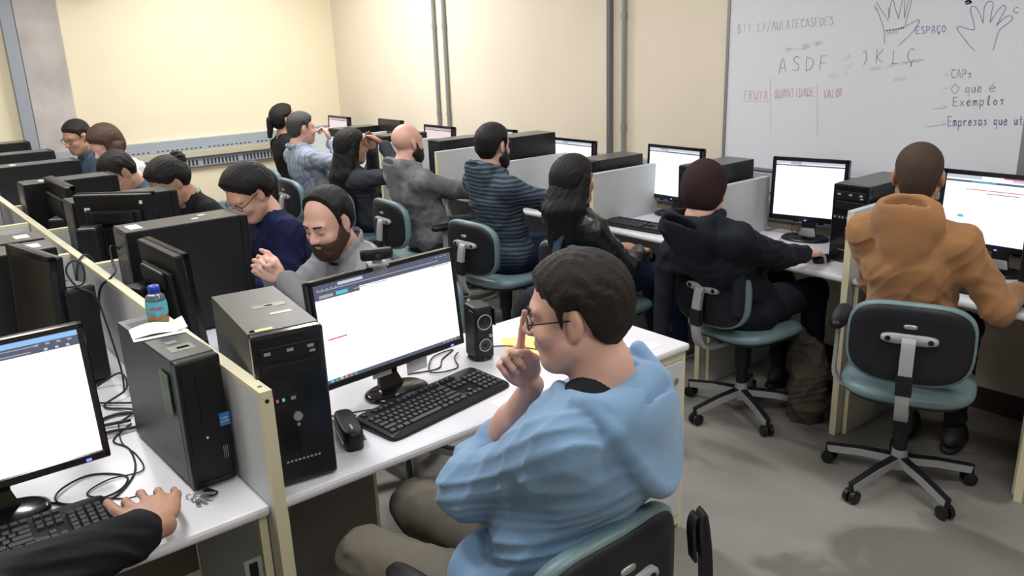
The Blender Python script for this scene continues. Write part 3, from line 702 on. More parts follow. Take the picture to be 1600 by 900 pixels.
LET.update({'/': [[(4, -1), (0, 7)]], '.': [[(1.6, 5.6), (2.2, 6)]], 'Ç': LET['C']+[[(2, 6), (2.6, 7), (1.6, 8)]], '-': [[(0, 3), (4, 3)]], ' ': [],
    'a': [[(3.6, 3), (1, 2.6), (.4, 5), (1.8, 6), (3.4, 4.6)], [(3.5, 3), (3.8, 6)]], 'e': [[(.4, 4.2), (3.4, 3.8), (2, 2.4), (.4, 4.2), (1.4, 6), (3.6, 5.2)]], 'i': [[(2, 2.6), (2, 6)], [(2, 1), (2.1, 1.3)]], 'l': [[(1.4, 6), (2.8, 0), (1.6, 1), (1.6, 5), (3, 6)]],
    'm': [[(0, 6), (.2, 2.6)], [(.2, 3.4), (1.4, 2.6), (1.8, 6)], [(1.8, 3.4), (3.2, 2.6), (4, 6)]], 'o': [[(2, 2.6), (.5, 4.4), (2, 6), (3.6, 4.4), (2, 2.6)]], 'p': [[(.4, 2.6), (.2, 8.5)], [(.4, 3.2), (3.4, 3), (2.4, 6), (.4, 5.6)]], 'q': [[(3.4, 3), (1, 2.8), (.6, 5.4), (3.4, 5)], [(3.5, 2.8), (3.2, 8.5)]],
    'r': [[(.6, 2.6), (.6, 6)], [(.6, 4), (2, 2.6), (3.2, 3)]], 's': [[(3.4, 2.8), (1, 3), (3, 4.8), (.6, 6)]], 't': [[(2, .6), (1.8, 5.4), (3, 6)], [(.6, 2.6), (3.4, 2.6)]], 'u': [[(.4, 2.6), (.8, 5.6), (3.2, 5), (3.4, 2.6)], [(3.4, 2.6), (3.6, 6)]], 'x': [[(.4, 2.6), (3.4, 6)], [(3.4, 2.6), (.4, 6)]],
    'z': [[(.4, 2.8), (3.2, 2.8)], [(3.2, 2.8), (.6, 6)], [(.6, 6), (3.6, 6)]], 'é': [[(.4, 4.2), (3.4, 3.8), (2, 2.4), (.4, 4.2), (1.4, 6), (3.6, 5.2)], [(1.8, 1.4), (3.2, 0)]]})
def write(s, x0, y0, x1, y1, h, m, w=.0028, wx=.68, jit=.25):      # along a sloping line of the board
    n = len(s); out = []; r = random.Random(len(s)*7+int(x0))
    for i, ch in enumerate(s):
        cx = x0+(x1-x0)*i/n; cy = y0+(y1-y0)*i/n; cw = (x1-x0)/n*wx; dy = r.uniform(-jit, jit)
        for st in LET.get(ch, []): out.append([(cx+p[0]/4*cw+(6-p[1])*.04*h/6, cy+dy+(p[1]-6)/6*h+(y1-y0)/n*p[0]/4) for p in st])
    return ink_obj('handwriting', out, m, w)
write('BIT.LY/AULATECASEDES', 1153, 52, 1304, 38, 13, M_inkl, .0026)
write('ASDF', 1217, 114, 1302, 107, 22, M_inkd, .0028, .5, 1.5)
write('JKLÇ', 1344, 101, 1442, 96, 21, M_inkd, .0028, .45, 1.5)
write('FRUTA', 1163, 155, 1201, 155, 13, M_inkr); write('QUANTIDADE', 1210, 153, 1274, 150, 13, M_inkr); write('VALOR', 1287, 153, 1318, 151, 13, M_inkr)
ink_obj('ruled_line', [[(1158, 158), (1202, 158)], [(1204, 122), (1204, 210)], [(1277, 130), (1277, 212)]], M_inkr, .002)
write('ESPAÇO', 1431, 53, 1480, 50, 11, M_inkb, .0026)
write('CAPs', 1486, 122, 1521, 121, 13, M_inkl, .003); write('O', 1486, 146, 1499, 145, 15, M_inkl, .003, .9); write('que', 1508, 145, 1536, 144, 15, M_inkl, .003, .75); write('é', 1545, 143, 1557, 143, 15, M_inkl, .003, .9)
write('Exemplos', 1489, 166, 1572, 163, 14, M_inkd, .003); write('Empresas que utiliza', 1481, 197, 1640, 194, 15, M_inkb, .0032)
ink_obj('arrow', [[(1477, 115), (1481, 118)], [(1474, 138), (1481, 138)], [(1458, 170), (1478, 168)], [(1474, 164), (1479, 168)], [(1448, 198), (1477, 194)], [(1473, 191), (1478, 194)]], M_inkl, .003)
ink_obj('traced_hand', [[(1366, 8), (1369, 17)], [(1370, 12), (1376, 30), (1381, 46), (1382, 68)], [(1369, 3), (1380, 20), (1388, 32)], [(1388, 12), (1389, 28)], [(1389, 28), (1392, 5), (1396, 0), (1399, 14), (1404, 29)], [(1404, 29), (1409, 3), (1413, -3), (1413, 28)],
    [(1413, 28), (1420, 0), (1424, 2), (1418, 24), (1415, 40), (1424, 36), (1436, 31), (1434, 38), (1424, 52), (1404, 71)]], M_inkd, .0028)
ink_obj('smudge', [[(1383, 48), (1400, 46), (1414, 42)], [(1385, 52), (1402, 50)]], M_inkl, .008)
ink_obj('traced_hand', [[(1523, 79), (1514, 70), (1508, 62), (1496, 46), (1500, 41), (1512, 45), (1522, 46), (1521, 34), (1516, 14), (1523, 10), (1530, 20), (1536, 36)], [(1536, 36), (1538, 12), (1545, 2), (1552, 6), (1549, 20), (1547, 35)],
    [(1547, 35), (1558, 18), (1568, 8), (1571, 14), (1564, 26), (1557, 40)], [(1557, 40), (1570, 27), (1580, 25), (1581, 31), (1570, 40), (1560, 50), (1552, 78)]], M_inkb, .0028)
ink_obj('ink_blot', [[(1508, 3), (1514, 1), (1517, 4), (1509, 6)]], mat('blue_blot', (.25, .33, .72), .4), .008)
write('C', 1583, 21, 1592, 20, 9, M_inkl, .0028, 1.0)
for k, (x, y, rx, rz_) in enumerate(((1262, 72, .085, .014), (1228, 78, .04, .009), (1324, 96, .035, .03), (1385, 103, .11, .012), (1420, 97, .07, .008), (1310, 117, .05, .02), (1412, 122, .055, .011))):
    p = wbp(x, y); rr = random.Random(k); b = MB(); n = 28
    vs = [(p[0]-.0002, p[1]+rx*math.cos(2*PI*i/n)*(1+.2*rr.uniform(-1, 1)), p[2]+rz_*math.sin(2*PI*i/n)*(1+.35*rr.uniform(-1, 1))+.18*rx*-math.cos(2*PI*i/n)) for i in range(n)]
    b.add(vs, [tuple(range(n))]); mm = bpy.data.materials.get('wiped_film')
    if not mm:
        mm = mat('wiped_film', (.36, .37, .42), .5); b_ = mm.node_tree.nodes['Principled BSDF']; nz = mm.node_tree.nodes.new('ShaderNodeTexNoise'); nz.inputs['Scale'].default_value = 16; tcn = mm.node_tree.nodes['Texture Coordinate']
        mr = mm.node_tree.nodes.new('ShaderNodeMapRange'); mr.inputs[1].default_value = .38; mr.inputs[2].default_value = .75; mr.inputs[3].default_value = 0; mr.inputs[4].default_value = .33
        mm.node_tree.links.new(tcn.outputs['Object'], nz.inputs['Vector']); mm.node_tree.links.new(nz.outputs['Fac'], mr.inputs[0]); mm.node_tree.links.new(mr.outputs[0], b_.inputs['Alpha'])
    b.obj('smudge', mm, wb)

# ------------------------------------------------------------ computers and furniture
def monitor(label, loc, rz, w=.41, h=.33, zc=.27, tilt=-4, kind='lit', bez=.018, group=None, stand='neck', pl=0, base_r=.115, notes=False):
    t = thing('monitor', label, 'monitor', loc, rz, group); R = Matrix.Translation((0, 0, zc)) @ Matrix.Rotation(math.radians(tilt), 4, 'X')
    b = MB(); z = .002
    for a in ((-w/2, w/2, h/2-bez, h/2), (-w/2, w/2, -h/2, -h/2+bez*1.35), (-w/2, -w/2+bez, -h/2, h/2), (w/2-bez, w/2, -h/2, h/2)): b.rbox(a[0], a[1], -.012, .012, a[2], a[3], .003, 1, M=R)
    b.obj('bezel', M_blkg, t)
    b = MB(); b.rbox(-w/2+.002, w/2-.002, .008, .034, -h/2+.002, h/2-.002, .006, 2, M=R); b.rbox(-w*.36, w*.36, .03, .052, -h*.32, h*.30, .010, 2, M=R); b.obj('back_shell', M_blk, t)
    ms = {'lit': M_screen, 'pink': M_screenp, 'off': M_scroff}[kind]
    sw, sh0, sh1 = w/2-bez, -h/2+bez*1.35, h/2-bez
    s = MB().box(-sw, sw, -.0085, -.006, sh0, sh1, M=R).obj('screen', ms, t)
    if kind != 'off':
        H_ = sh1-sh0
        def strip(nm, x0, x1, f0, f1, m, d=.0006): MB().box(-sw+2*sw*x0, -sw+2*sw*x1, -.0085-d, -.0084, sh1-H_*f1, sh1-H_*f0, M=R).obj(nm, m, s)
        if pl == 0:
            strip('tab_bar', 0, 1, 0, .045, M_bar2 if kind == 'lit' else M_txt); strip('address_bar', 0, 1, .06, .085, M_barp); strip('active_tab', .22, .38, 0, .05, M_txt, .0009)
            for k in range(6): strip('toolbar_icon', .04+.05*k, .065+.05*k, .066, .08, M_txt, .0010)
        elif pl == 1:       # desk of the man in the light blue hoodie
            strip('tab_bar', 0, 1, 0, .105, M_bar); strip('active_tab', .16, .33, .012, .042, M_bar2, .0009); strip('address_bar', .02, .9, .058, .066, M_txt, .0009); strip('toolbar', 0, .30, .105, .15, M_bar, .0006)
            strip('menu_button', .14, .22, .10, .135, M_cyan, .0009); strip('menu_label', .03, .12, .105, .135, M_txt, .0009); strip('page_text', .045, .17, .555, .568, M_red); strip('taskbar', 0, 1, .965, 1, M_bar)
            for k, m in enumerate((M_cyan, M_grn, M_yel, M_txt, M_red, M_grn)): strip('taskbar_icon', .02+.032*k, .040+.032*k, .962, .992, m, .0010)
            for k in range(4): strip('tray_icon', .86+.03*k, .875+.03*k, .972, .988, M_txt, .0010)
            for k in range(5): strip('toolbar_icon', .02+.03*k, .032+.03*k, .045, .055, M_txt, .0010)
            for k in range(3): strip('window_button', .88+.035*k, .895+.035*k, .015, .025, M_txt, .0010)
            strip('menu_text', .26, .36, .115, .122, M_txt, .0010); strip('menu_text', .38, .50, .115, .122, M_txt, .0010); strip('toolbar_text', .84, .98, .112, .12, M_txt, .0012)
        elif pl == 2:       # monitor of the person in the black jacket
            strip('tab_bar', 0, 1, 0, .04, M_baraz); strip('address_bar', 0, 1, .04, .115, M_bar); strip('active_tab', .3, .62, .006, .035, M_bar2, .0009); strip('toolbar_text', .55, .80, .055, .062, M_txt, .0009); strip('toolbar_text', .62, .78, .094, .102, M_txt, .0009)
            for k in range(4): strip('toolbar_icon', .80+.05*k, .82+.05*k, .05, .065, M_txt, .0010)
            for k in range(3): strip('toolbar_icon', .84+.05*k, .855+.05*k, .09, .108, M_bar2, .0010)
        elif pl == 3:
            strip('tab_bar', 0, 1, 0, .05, M_bar2); strip('active_tab', .30, .55, 0, .05, M_screen, .0009); strip('bookmark_strip', .48, .75, 0, .018, M_red, .0012); strip('bookmark_strip', .75, 1, 0, .05, M_baraz, .001); strip('address_bar', 0, 1, .075, .105, M_bar)
            strip('address_text', .22, .42, .083, .097, M_cyan, .0009); strip('page_heading', .18, .80, .20, .212, M_red); strip('page_text', .36, .62, .245, .255, M_bar); strip('page_button', .74, .98, .175, .195, M_bar2); strip('page_link', .14, .19, .60, .64, M_cyan)
    b = MB(); b.box(-.006, .006, -.0127, -.0115, -h/2+.004, -h/2+.010, M=R @ Matrix.Translation((0 if pl in (0, 3) else w*.40, 0, 0))); b.obj('power_light', M_led if kind != 'off' else M_blk, t)
    if stand == 'neck':
        MB().bar([(0, .050, zc), (0, .052, zc-h*.42), (0, .045, .05), (0, .03, .012)], (1, 0, 0), [.10, .075, .065, .09], .018).obj('stand_neck', M_blkg, t)
        b = MB(); b.pad(base_r*2.1, base_r*1.5, [(.006, 0), (0, .002), (0, .009), (.012, .015)], ex=2.3); b.obj('stand_base', M_blkg, t)
    else:
        MB().rbox(-w*.27, w*.27, .046, .068, h*.12, h*.30, .010, 3, M=R).obj('mount_bar', M_blk, t)
        MB().bar([(0, .06, zc+.02), (0, .075, zc-h*.4), (0, .06, .05), (0, .03, .012)], (1, 0, 0), [.06, .055, .06, .09], .02).obj('stand_neck', M_blk, t)
        b = MB(); b.pad(base_r*2.1, base_r*1.5, [(.006, 0), (0, .002), (0, .009), (.012, .015)], ex=2.3); b.obj('stand_base', M_blk, t)
    return t
def tower(label, loc, rz, w=.18, d=.43, h=.42, kind='plain', group=None, top=None, tag_at=None):
    t = thing('computer_tower', label, 'computer', loc, rz, group)
    box('case', -w/2, w/2, -d/2+.02, d/2, .008, h, M_case, t, r=.003)
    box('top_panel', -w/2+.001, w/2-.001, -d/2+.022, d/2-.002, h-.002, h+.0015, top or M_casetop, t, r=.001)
    b = MB(); b.rbox(-w/2-.001, w/2+.001, -d/2-.012, -d/2+.022, .004, h+.001, .008, 3); b.obj('front_panel', M_blkg if kind == 'atx' else M_blk, t)
    b = MB(); b.box(-w/2+.004, w/2-.004, d/2-.001, d/2+.002, .012, h-.006); r = b.obj('rear_plate', M_rear, t)
    b = MB()
    for k in range(5): b.box(-w/2+.03, w/2-.05, d/2+.001, d/2+.0035, .03+k*.022, .042+k*.022)
    b.obj('expansion_slots', M_slot, r)
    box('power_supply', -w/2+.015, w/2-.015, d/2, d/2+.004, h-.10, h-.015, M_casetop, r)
    b = MB(); b.box(-.02, .02, d/2+.003, d/2+.03, .20, .215); b.obj('video_plug', M_vga, r)
    for x in (-1, 1):
        for y in (-1, 1): MB().cyl((x*(w/2-.025), y*(d/2-.05), 0), (x*(w/2-.025), y*(d/2-.05), .009), .012, n=10).obj('foot', M_blk, t)
    y = -d/2-.0125
    if kind == 'atx':
        for k in range(2):
            q = box('drive_bay', -w/2+.014, w/2-.014, y-.003, y+.004, h-.068-k*.046, h-.030-k*.046, M_blk, t, r=.002)
            if k == 0:
                box('eject_button', w/2-.040, w/2-.026, y-.005, y-.002, h-.060, h-.054, M_grey, q)
                for x in (-.055, 0, .05): box('drive_logo', x-.008, x+.008, y-.0034, y-.0028, h-.048, h-.040, M_grey, q)
        q = box('port_strip', -w/2+.012, w/2-.07, y-.002, y+.002, h*.56, h*.61, M_blk, t, r=.001)
        for x, m, ww in ((-.068, M_silver, .012), (-.045, M_pink, .006), (-.030, M_grn, .006), (-.006, M_silver, .012)): box('port', x-ww/2, x+ww/2, y-.004, y-.0015, h*.575, h*.575+.008, m, q)
        MB().cyl((0, y-.006, h*.46), (0, y+.002, h*.46), .0115, n=20).obj('power_button', M_silver, t); MB().cyl((0, y-.004, h*.405), (0, y+.002, h*.405), .0045, n=12).obj('reset_button', M_silver, t)
        box('front_groove', -.003, .003, y-.0025, y+.001, h*.20, h*.37, M_blk, t)
        for k in range(9): box('nameplate_letter', -.040+k*.010, -.034+k*.010, y-.0012, y-.0006, h*.165, h*.177, M_grey, t)
    elif kind == 'sff':
        b = MB()
        for k, x in enumerate((-.045, -.012)): b.box(x, x+.004, y-.0015, y+.001, h*.30+k*.06, h-.03)
        b.obj('front_groove', M_case, t); box('badge', .030, .056, y-.0012, y+.001, h*.45, h*.45+.034, M_bluest, t, r=.0005)
        text_mesh('badge_text', 'intel\ninside', .009, M_sticker, t, Matrix.Translation((.043, y-.0016, h*.45+.017)) @ Matrix.Rotation(PI/2, 4, 'X'))
        text_mesh('front_mark', '|||\n|||', .018, M_grey, t, Matrix.Translation((.035, y-.0004, h*.25)) @ Matrix.Rotation(PI/2, 4, 'X'))
        MB().cyl((-.005, y-.002, h*.40), (-.005, y+.001, h*.40), .003, n=10).obj('power_light', M_sticker, t)
        box('front_foot_trim', -w/2+.006, w/2-.006, y-.003, y+.002, .012, .022, M_case, t, r=.001)
    else:
        for k in range(2): box('drive_bay', -w/2+.012, w/2-.012, y-.003, y+.004, h-.07-k*.048, h-.03-k*.048, M_case, t, r=.002)
        MB().cyl((w/2-.04, y-.004, h*.5), (w/2-.04, y+.002, h*.5), .009, n=14).obj('power_button', M_grey, t)
        box('vent_panel', -w/2+.03, w/2-.03, y-.002, y+.002, .05, .14, M_case, t, r=.001)
    for q in (tag_at or []): box('paper_sticker', q[0]-q[2]/2, q[0]+q[2]/2, q[1]-q[3]/2, q[1]+q[3]/2, h+.0016, h+.0022, q[4] if len(q) > 4 else M_sticker, t)
    return t
KEYW = {}
def keyboard(label, loc, rz, detail, W_=.45, D_=.155, group=None, keycount=None):
    t = thing('keyboard', label, 'keyboard', loc, rz, group)
    T = Matrix.Rotation(math.radians(4), 4, 'X')
    b = MB(); b.pad(W_, D_, [(.003, .001), (0, .004), (0, .014), (.003, .019)], ex=14, n=60, M=T); b.obj('base', M_blk, t)
    rows = []; u = .0188; x0 = -W_/2+.014
    main = [([1]*1, 0), ]
    ys = [.056, .028, .009, -.010, -.029, -.048]
    lay = [[1, -1, 1, 1, 1, 1, -.5, 1, 1, 1, 1, -.5, 1, 1, 1, 1], [1]*13+[2], [1.5]+[1]*12+[1.5], [1.75]+[1]*11+[2.25], [2.25]+[1]*10+[2.75], [1.25, 1.25, 1.25, 6.25, 1.25, 1.25, 1.25, 1.25]]
    keys = []
    for y, L in zip(ys, lay):
        x = x0
        for k in L:
            if k > 0: keys.append((x+k*u/2, y, k))
            x += abs(k)*u
        bx = x0+15.4*u
        n = (3, 3, 3, 0, -1, 3)[ys.index(y)]
        if n > 0: keys += [(bx+(i+.5)*u, y, 1) for i in range(n)]
        elif n == -1: keys.append((bx+1.5*u, y, 1))
        bx = x0+18.8*u
        if y != ys[0]: keys += [(bx+(i+.5)*u, y, 1) for i in range(4)]
    sc = (W_-.028)/(22.8*u)
    if detail:
        for x, y, k in keys:
            me = KEYW.get(k)
            if me is None:
                q = MB(); ww = (k*u-.0026)*sc/2; dd = .0081
                q.add([(-ww, -dd, 0), (ww, -dd, 0), (ww, dd, 0), (-ww, dd, 0), (-ww+.002, -dd+.002, .007), (ww-.002, -dd+.002, .007), (ww-.002, dd-.001, .0078), (-ww+.002, dd-.001, .0078)], [(4, 5, 6, 7), (0, 1, 5, 4), (1, 2, 6, 5), (2, 3, 7, 6), (3, 0, 4, 7)]); me = KEYW[k] = q.mesh('key', M_key)
            o = link(bpy.data.objects.new('key', me), t); p = T @ Vector((x0+(x-x0)*sc, y*D_/.155, .0185)); o.location = p; o.rotation_euler = (math.radians(4), 0, 0)
    else:
        q = MB()
        for x, y, k in keys:
            ww = (k*u-.003)*sc/2; X = x0+(x-x0)*sc; q.box(X-ww, X+ww, y*D_/.155-.0078, y*D_/.155+.0078, .0185, .0245, M=T)
        o = q.obj('keys', M_key, t); o['kind'] = 'stuff'
    return t
def rr_tube(b, pts, r): b.tube(smooth_pts(pts, 5), r, 8)
def make_chair(label, loc, rz, arms=(), group='teal and black office chairs', spin=0, backz=.70):
    t = thing('office_chair', label, 'chair', loc, rz, group)
    for i in range(5):
        a = 2*PI*i/5+spin; ca, sa = math.cos(a), math.sin(a); Rz = Matrix.Rotation(a, 4, 'Z')
        l = MB().bar([(.025, 0, .105), (.15, 0, .092), (.285, 0, .066)], (0, 1, 0), [.040, .034, .026], .030, M=Rz).obj('leg', M_grey, t)
        MB().bar([(.03, 0, .122), (.15, 0, .109), (.292, 0, .083)], (0, 1, 0), [.030, .026, .022], .006, M=Rz).obj('leg_cap', M_shell, l)
        c = MB(); c.cyl((.288, 0, .05), (.288, 0, .085), .010, n=10, M=Rz)
        for s in (-1, 1):
            c.cyl((.288-.008, s*.006, .027), (.288-.008, s*.024, .027), .027, n=18, M=Rz); c.cyl((.288-.008, s*.024, .027), (.288-.008, s*.027, .027), .027, .018, n=18, M=Rz)
        c.obj('caster', M_blk, t)
    MB().cyl((0, 0, .07), (0, 0, .155), .034, .030, n=20).obj('hub', M_grey, t)
    b = MB(); b.cyl((0, 0, .155), (0, 0, .24), .027, n=18); b.cyl((0, 0, .24), (0, 0, .40), .036, .042, n=18); b.obj('gas_column', M_shell, t)
    box('mechanism', -.12, .10, -.06, .06, .385, .415, M_grey, t, r=.006)
    MB().cyl((-.02, -.06, .395), (.02, -.19, .392), .006, n=8).obj('lever', M_blk, t)
    b = MB(); b.pad(.43, .46, [(.06, .412), (.02, .418), (.004, .432), (.006, .440)], ex=3.2); b.obj('seat_shell', M_shell, t)
    dz = lambda x, y, z: (x, y, z-.25*max(0, x-.08)**2*4+(.10*abs(y)**2))
    b = MB(); b.pad(.45, .48, [(.012, .434), (.002, .444), (0, .456), (.006, .470), (.022, .480), (.06, .485), (.14, .483)], ex=3.2, fn=dz); b.obj('seat', M_teal, t)
    # back: carrier tube, bellows, plate, shell and cushion
    P_ = smooth_pts([(-.08, 0, .398), (-.20, 0, .392), (-.285, 0, .41), (-.325, 0, .47), (-.332, 0, .58), (-.318, 0, backz+.01), (-.300, 0, backz+.03)], 5)
    MB().bar(P_, (0, 1, 0), .046, .018).obj('back_carrier', M_grey, t)
    MB().bar([(-.329, 0, .525), (-.332, 0, .56), (-.331, 0, .60)], (0, 1, 0), .055, .028).obj('bellows', M_shell, t)
    b = MB(); Mx = Matrix.Translation((-.288, 0, backz+.03)) @ Matrix.Rotation(-PI/2, 4, 'Y'); b.pad(.040, .19, [(.003, -.006), (0, 0), (0, .012), (.004, .018)], ex=3, M=Mx); pl = b.obj('back_plate', M_grey, t)
    for s in (-1, 1): MB().cyl((-.308, s*.07, backz+.03), (-.303, s*.07, backz+.03), .010, n=12).obj('screw', M_blk, pl)
    W2, H2 = .42, .30
    def bend(z0):
        def f(x, y, z):      # pad lies in x (height), y (width); z = towards the sitter
            return (-.292+z+.75*y*y-.25*x*x, y, z0+x)
        return f
    b = MB(); b.pad(H2, W2, [(.05, -.004), (.02, -.003), (.006, .004), (.002, .016)], ex=3.4, fn=bend(backz+.005)); b.obj('back_shell', M_shell, t)
    b = MB(); b.pad(H2+.012, W2+.012, [(.010, .010), (.001, .014), (0, .030), (.003, .046), (.016, .056), (.07, .060)], ex=3.4, fn=bend(backz+.005)); b.obj('backrest', M_teal, t)
    b = MB(); Mx = Matrix.Translation((-.296, 0, backz+.078)) @ Matrix.Rotation(-PI/2, 4, 'Y'); b.pad(.017, .046, [(.002, .0), (0, .002), (.001, .006)], ex=3, M=Mx); b.obj('maker_badge', M_silver, t)
    for s in arms:
        b = MB(); b.bar(smooth_pts([(0, s*.10, .40), (.0, s*.22, .40), (.0, s*.272, .44), (0, s*.275, .55), (0, s*.272, .66)], 5), (1, 0, 0), .045, .014); b.obj('arm_support', M_grey, t)
        b = MB(); b.pad(.26, .075, [(.01, .66), (0, .668), (0, .684), (.012, .696)], ex=2.6, M=Matrix.Translation((.03, s*.272, 0))); b.obj('armrest', M_blk, t)
    return t
def speaker(label, loc, rz, h=.20, w=.085, d=.10, group=None):
    t = thing('speaker', label, 'speaker', loc, rz, group)
    box('cabinet', -w/2, w/2, -d/2, d/2, .006, h, M_blk, t, r=.010)
    b = MB(); b.pad(w*1.15, d*1.1, [(.004, 0), (0, .003), (.004, .010)], ex=2.4); b.obj('foot', M_blkg, t)
    for z, r in ((h*.72, w*.36), (h*.30, w*.30)):
        q = MB().cyl((0, -d/2-.003, z), (0, -d/2+.004, z), r, r, n=26).obj('driver', M_blkg, t)
        b = MB(); b.tube([(r*math.cos(2*PI*i/26), -d/2-.004, z+r*math.sin(2*PI*i/26)) for i in range(27)], .0022, 6); b.obj('driver_ring', M_grey, q)
        b = MB().sphere((0, -d/2-.003, z), (r*.35, .004, r*.35), 14, 8).obj('dust_cap', M_blk, q)
    MB().cyl((w*.28, -d/2-.008, h*.46), (w*.28, -d/2+.002, h*.46), .006, n=12).obj('volume_knob', M_grey, t)
    for s in (-1, 1): box('side_fin', s*(w/2+.004)-.003, s*(w/2+.004)+.003, -d/2-.004, -d/2+.03, h*.62, h*.94, M_blk, t, r=.002)
    return t
def cable(label, pts, r=.0028, name='cable', m=None, group=None):
    b = MB(); b.tube(smooth_pts(pts, 7), r, 6); o = b.obj(name, m or M_cable); return tag(o, label, 'cable', group)

# ------------------------------------------------------------ desks and dividers
def edge_panel(t, name, x0, x1, y0, y1, z0, z1, top=True, ends='', e=.018, core=None, tm=None):
    """a laminated panel: grey-white core with cream edge bands on its top and on the ends named"""
    thin_x = (x1-x0) < (y1-y0)
    a = [x0, x1, y0, y1, z0, z1-(e if top else 0)]
    if 'S' in ends: a[2] += e
    if 'N' in ends: a[3] -= e
    if 'W' in ends: a[0] += e
    if 'E' in ends: a[1] -= e
    o = box(name, *a, core or M_panel, t)
    if top: box('top_edge', x0, x1, y0, y1, z1-e, z1, tm or M_cream, o, r=.0015)
    z = z1-e if top else z1
    if 'S' in ends: box('end_edge', x0, x1, y0, y0+e, z0, z, M_cream, o)
    if 'N' in ends: box('end_edge', x0, x1, y1-e, y1, z0, z, M_cream, o)
    if 'W' in ends: box('end_edge', x0, x0+e, y0, y1, z0, z, M_cream, o)
    if 'E' in ends: box('end_edge', x1-e, x1, y0, y1, z0, z, M_cream, o)
    return o
def deskthing(label, x0, x1, y0, y1, group, front, legs=(1, 1)):
    """front: side the sitter is on, 'S', 'E' or 'W'"""
    t = thing('desk', label, 'desk', (x0, y0, 0), 0, group); w, d = x1-x0, y1-y0
    box('desktop', 0, w, 0, d, .722, .75, M_desk, t, r=.010)
    if front == 'S':
        if legs[0]: edge_panel(t, 'side_panel', .002, .022, .03, d-.05, 0, .721, False, 'S')
        if legs[1]: edge_panel(t, 'side_panel', w-.022, w-.002, .03, d-.05, 0, .721, False, 'S')
    else:
        e = front
        xa, xb = (.05, w-.03) if e == 'E' else (.03, w-.05)
        if legs[0]: edge_panel(t, 'side_panel', xa, xb, .002, .022, 0, .721, False, e)
        if legs[1]: edge_panel(t, 'side_panel', xa, xb, d-.022, d-.002, 0, .721, False, e)
    return t
sp = thing('desk_divider', 'long cream-edged partition running through the desk island to the back', 'partition', (.64, 1.71, 0))
o = edge_panel(sp, 'panel', -.015, .015, 0, 5.95, 0, 1.05, True, 'S')
for z in (0,): MB().cyl((0, .035, 1.0495), (0, .035, 1.0508), .006, n=14).obj('dowel_cap', M_pdark, o); MB().cyl((0, -.001, 1.025), (0, .002, 1.025), .005, n=14).obj('dowel_cap', M_blk, o)
d1 = deskthing('white desk of the person in the black jacket, cut by the frame edge', -.55, .624, 1.735, 2.395, None, 'S')
q = box('catch', 1.10, 1.145, .026, .0305, .55, .61, M_grey, d1, r=.002); box('catch_slot', 1.112, 1.133, .024, .0265, .56, .60, M_blk, q)
box('back_cover', .0, 1.15, .62, .64, .25, .72, M_pdark, d1)
d2 = deskthing('white desk of the man in the light blue hoodie with cabinet at its end', .656, 2.19, 1.735, 2.395, None, 'S', (1, 0))
cb = box('cabinet', 1.20, 1.515, .03, .63, .06, .715, M_panel, d2)
edge_panel(d2, 'side_panel', 1.515, 1.532, .02, .64, 0, .721, False, 'S', core=M_panel)
box('cabinet_rail', 1.195, 1.515, .018, .032, .690, .715, M_cream, cb); box('cabinet_rail', 1.195, 1.212, .018, .032, .02, .69, M_cream, cb); box('cabinet_rail', 1.212, 1.515, .018, .032, .02, .06, M_cream, cb)
for z0, z1, nm in ((.36, .686, 'cabinet_door'), (.065, .352, 'cabinet_door')):
    q = box(nm, 1.216, 1.510, .012, .030, z0, z1, M_panel, d2, r=.002)
    if z0 > .3: MB().cyl((1.47, .006, .62), (1.47, .014, .62), .012, n=18).obj('lock', M_chrome, q)
bd = []
g = 'white desks on the doorward side of the island'
YE = [2.41, 3.30, 4.13, 4.95, 5.78, 6.60, 7.42]
wh = ['where the bearded man leans', 'of the woman in navy', 'of the woman with the hair bun', 'of the man bending low', 'of the brown-haired woman', 'of the man with dark glasses by the back wall']
for i in range(6):
    t = deskthing('white island desk '+wh[i], .656, 1.30, YE[i]+.002, YE[i+1]-.002, 'white desks in the island', 'E', (1, 1))
    if i == 0:
        edge_panel(t, 'end_panel', .003, .60, -.0005, .0015, 0, .72, False, '', core=M_pdark)
    dv = thing('desk_divider', 'cream-edged low divider past the desk '+wh[i], 'partition', (.656, YE[i+1], 0), 0, 'dividers in the island')
    edge_panel(dv, 'panel', 0, .50, -.014, .014, .752, 1.05, True, 'E')
YL = [2.41, 3.56, 4.40, 5.25, 6.1, 6.95]
for i in range(5):
    t = deskthing('white island desk on the pillar side, '+['nearest the camera', 'second row', 'third row', 'fourth row', 'nearest the back wall'][i], -.02, .624, YL[i]+.002, YL[i+1]-.002, 'white desks in the island', 'W')
    dv = thing('desk_divider', 'cream-edged low divider on the pillar side of the island, '+['first', 'second', 'third', 'fourth', 'fifth'][i]+' from the camera', 'partition', (.12, YL[i+1], 0), 0, 'dividers in the island')
    edge_panel(dv, 'panel', 0, .50, -.014, .014, .752, 1.05, True, 'W')
# the row along the whiteboard wall
YR = [1.77+.785*k for k in range(-2, 8)]
who = ['beyond the frame', 'of the man in the mustard hoodie', 'of the man in the dark beanie', 'of the woman with long straight hair', 'of the man in the striped hoodie', 'of the bald man', 'of the woman in the charcoal jacket', 'of the man in the pale striped shirt', 'of the woman in black']
for i in range(9):
    t = deskthing('white wall-side desk '+who[i], 3.30, 3.93, YR[i]+.017, YR[i+1]-.017, 'white desks along the whiteboard wall', 'W', (1, 1))
    dv = thing('desk_divider', 'grey-white divider beside the desk '+who[i], 'partition', (3.30, YR[i+1], 0), 0, 'dividers along the whiteboard wall')
    edge_panel(dv, 'panel', -.02, .53, -.015, .015, 0, 1.05, True, 'W', tm=M_panel)

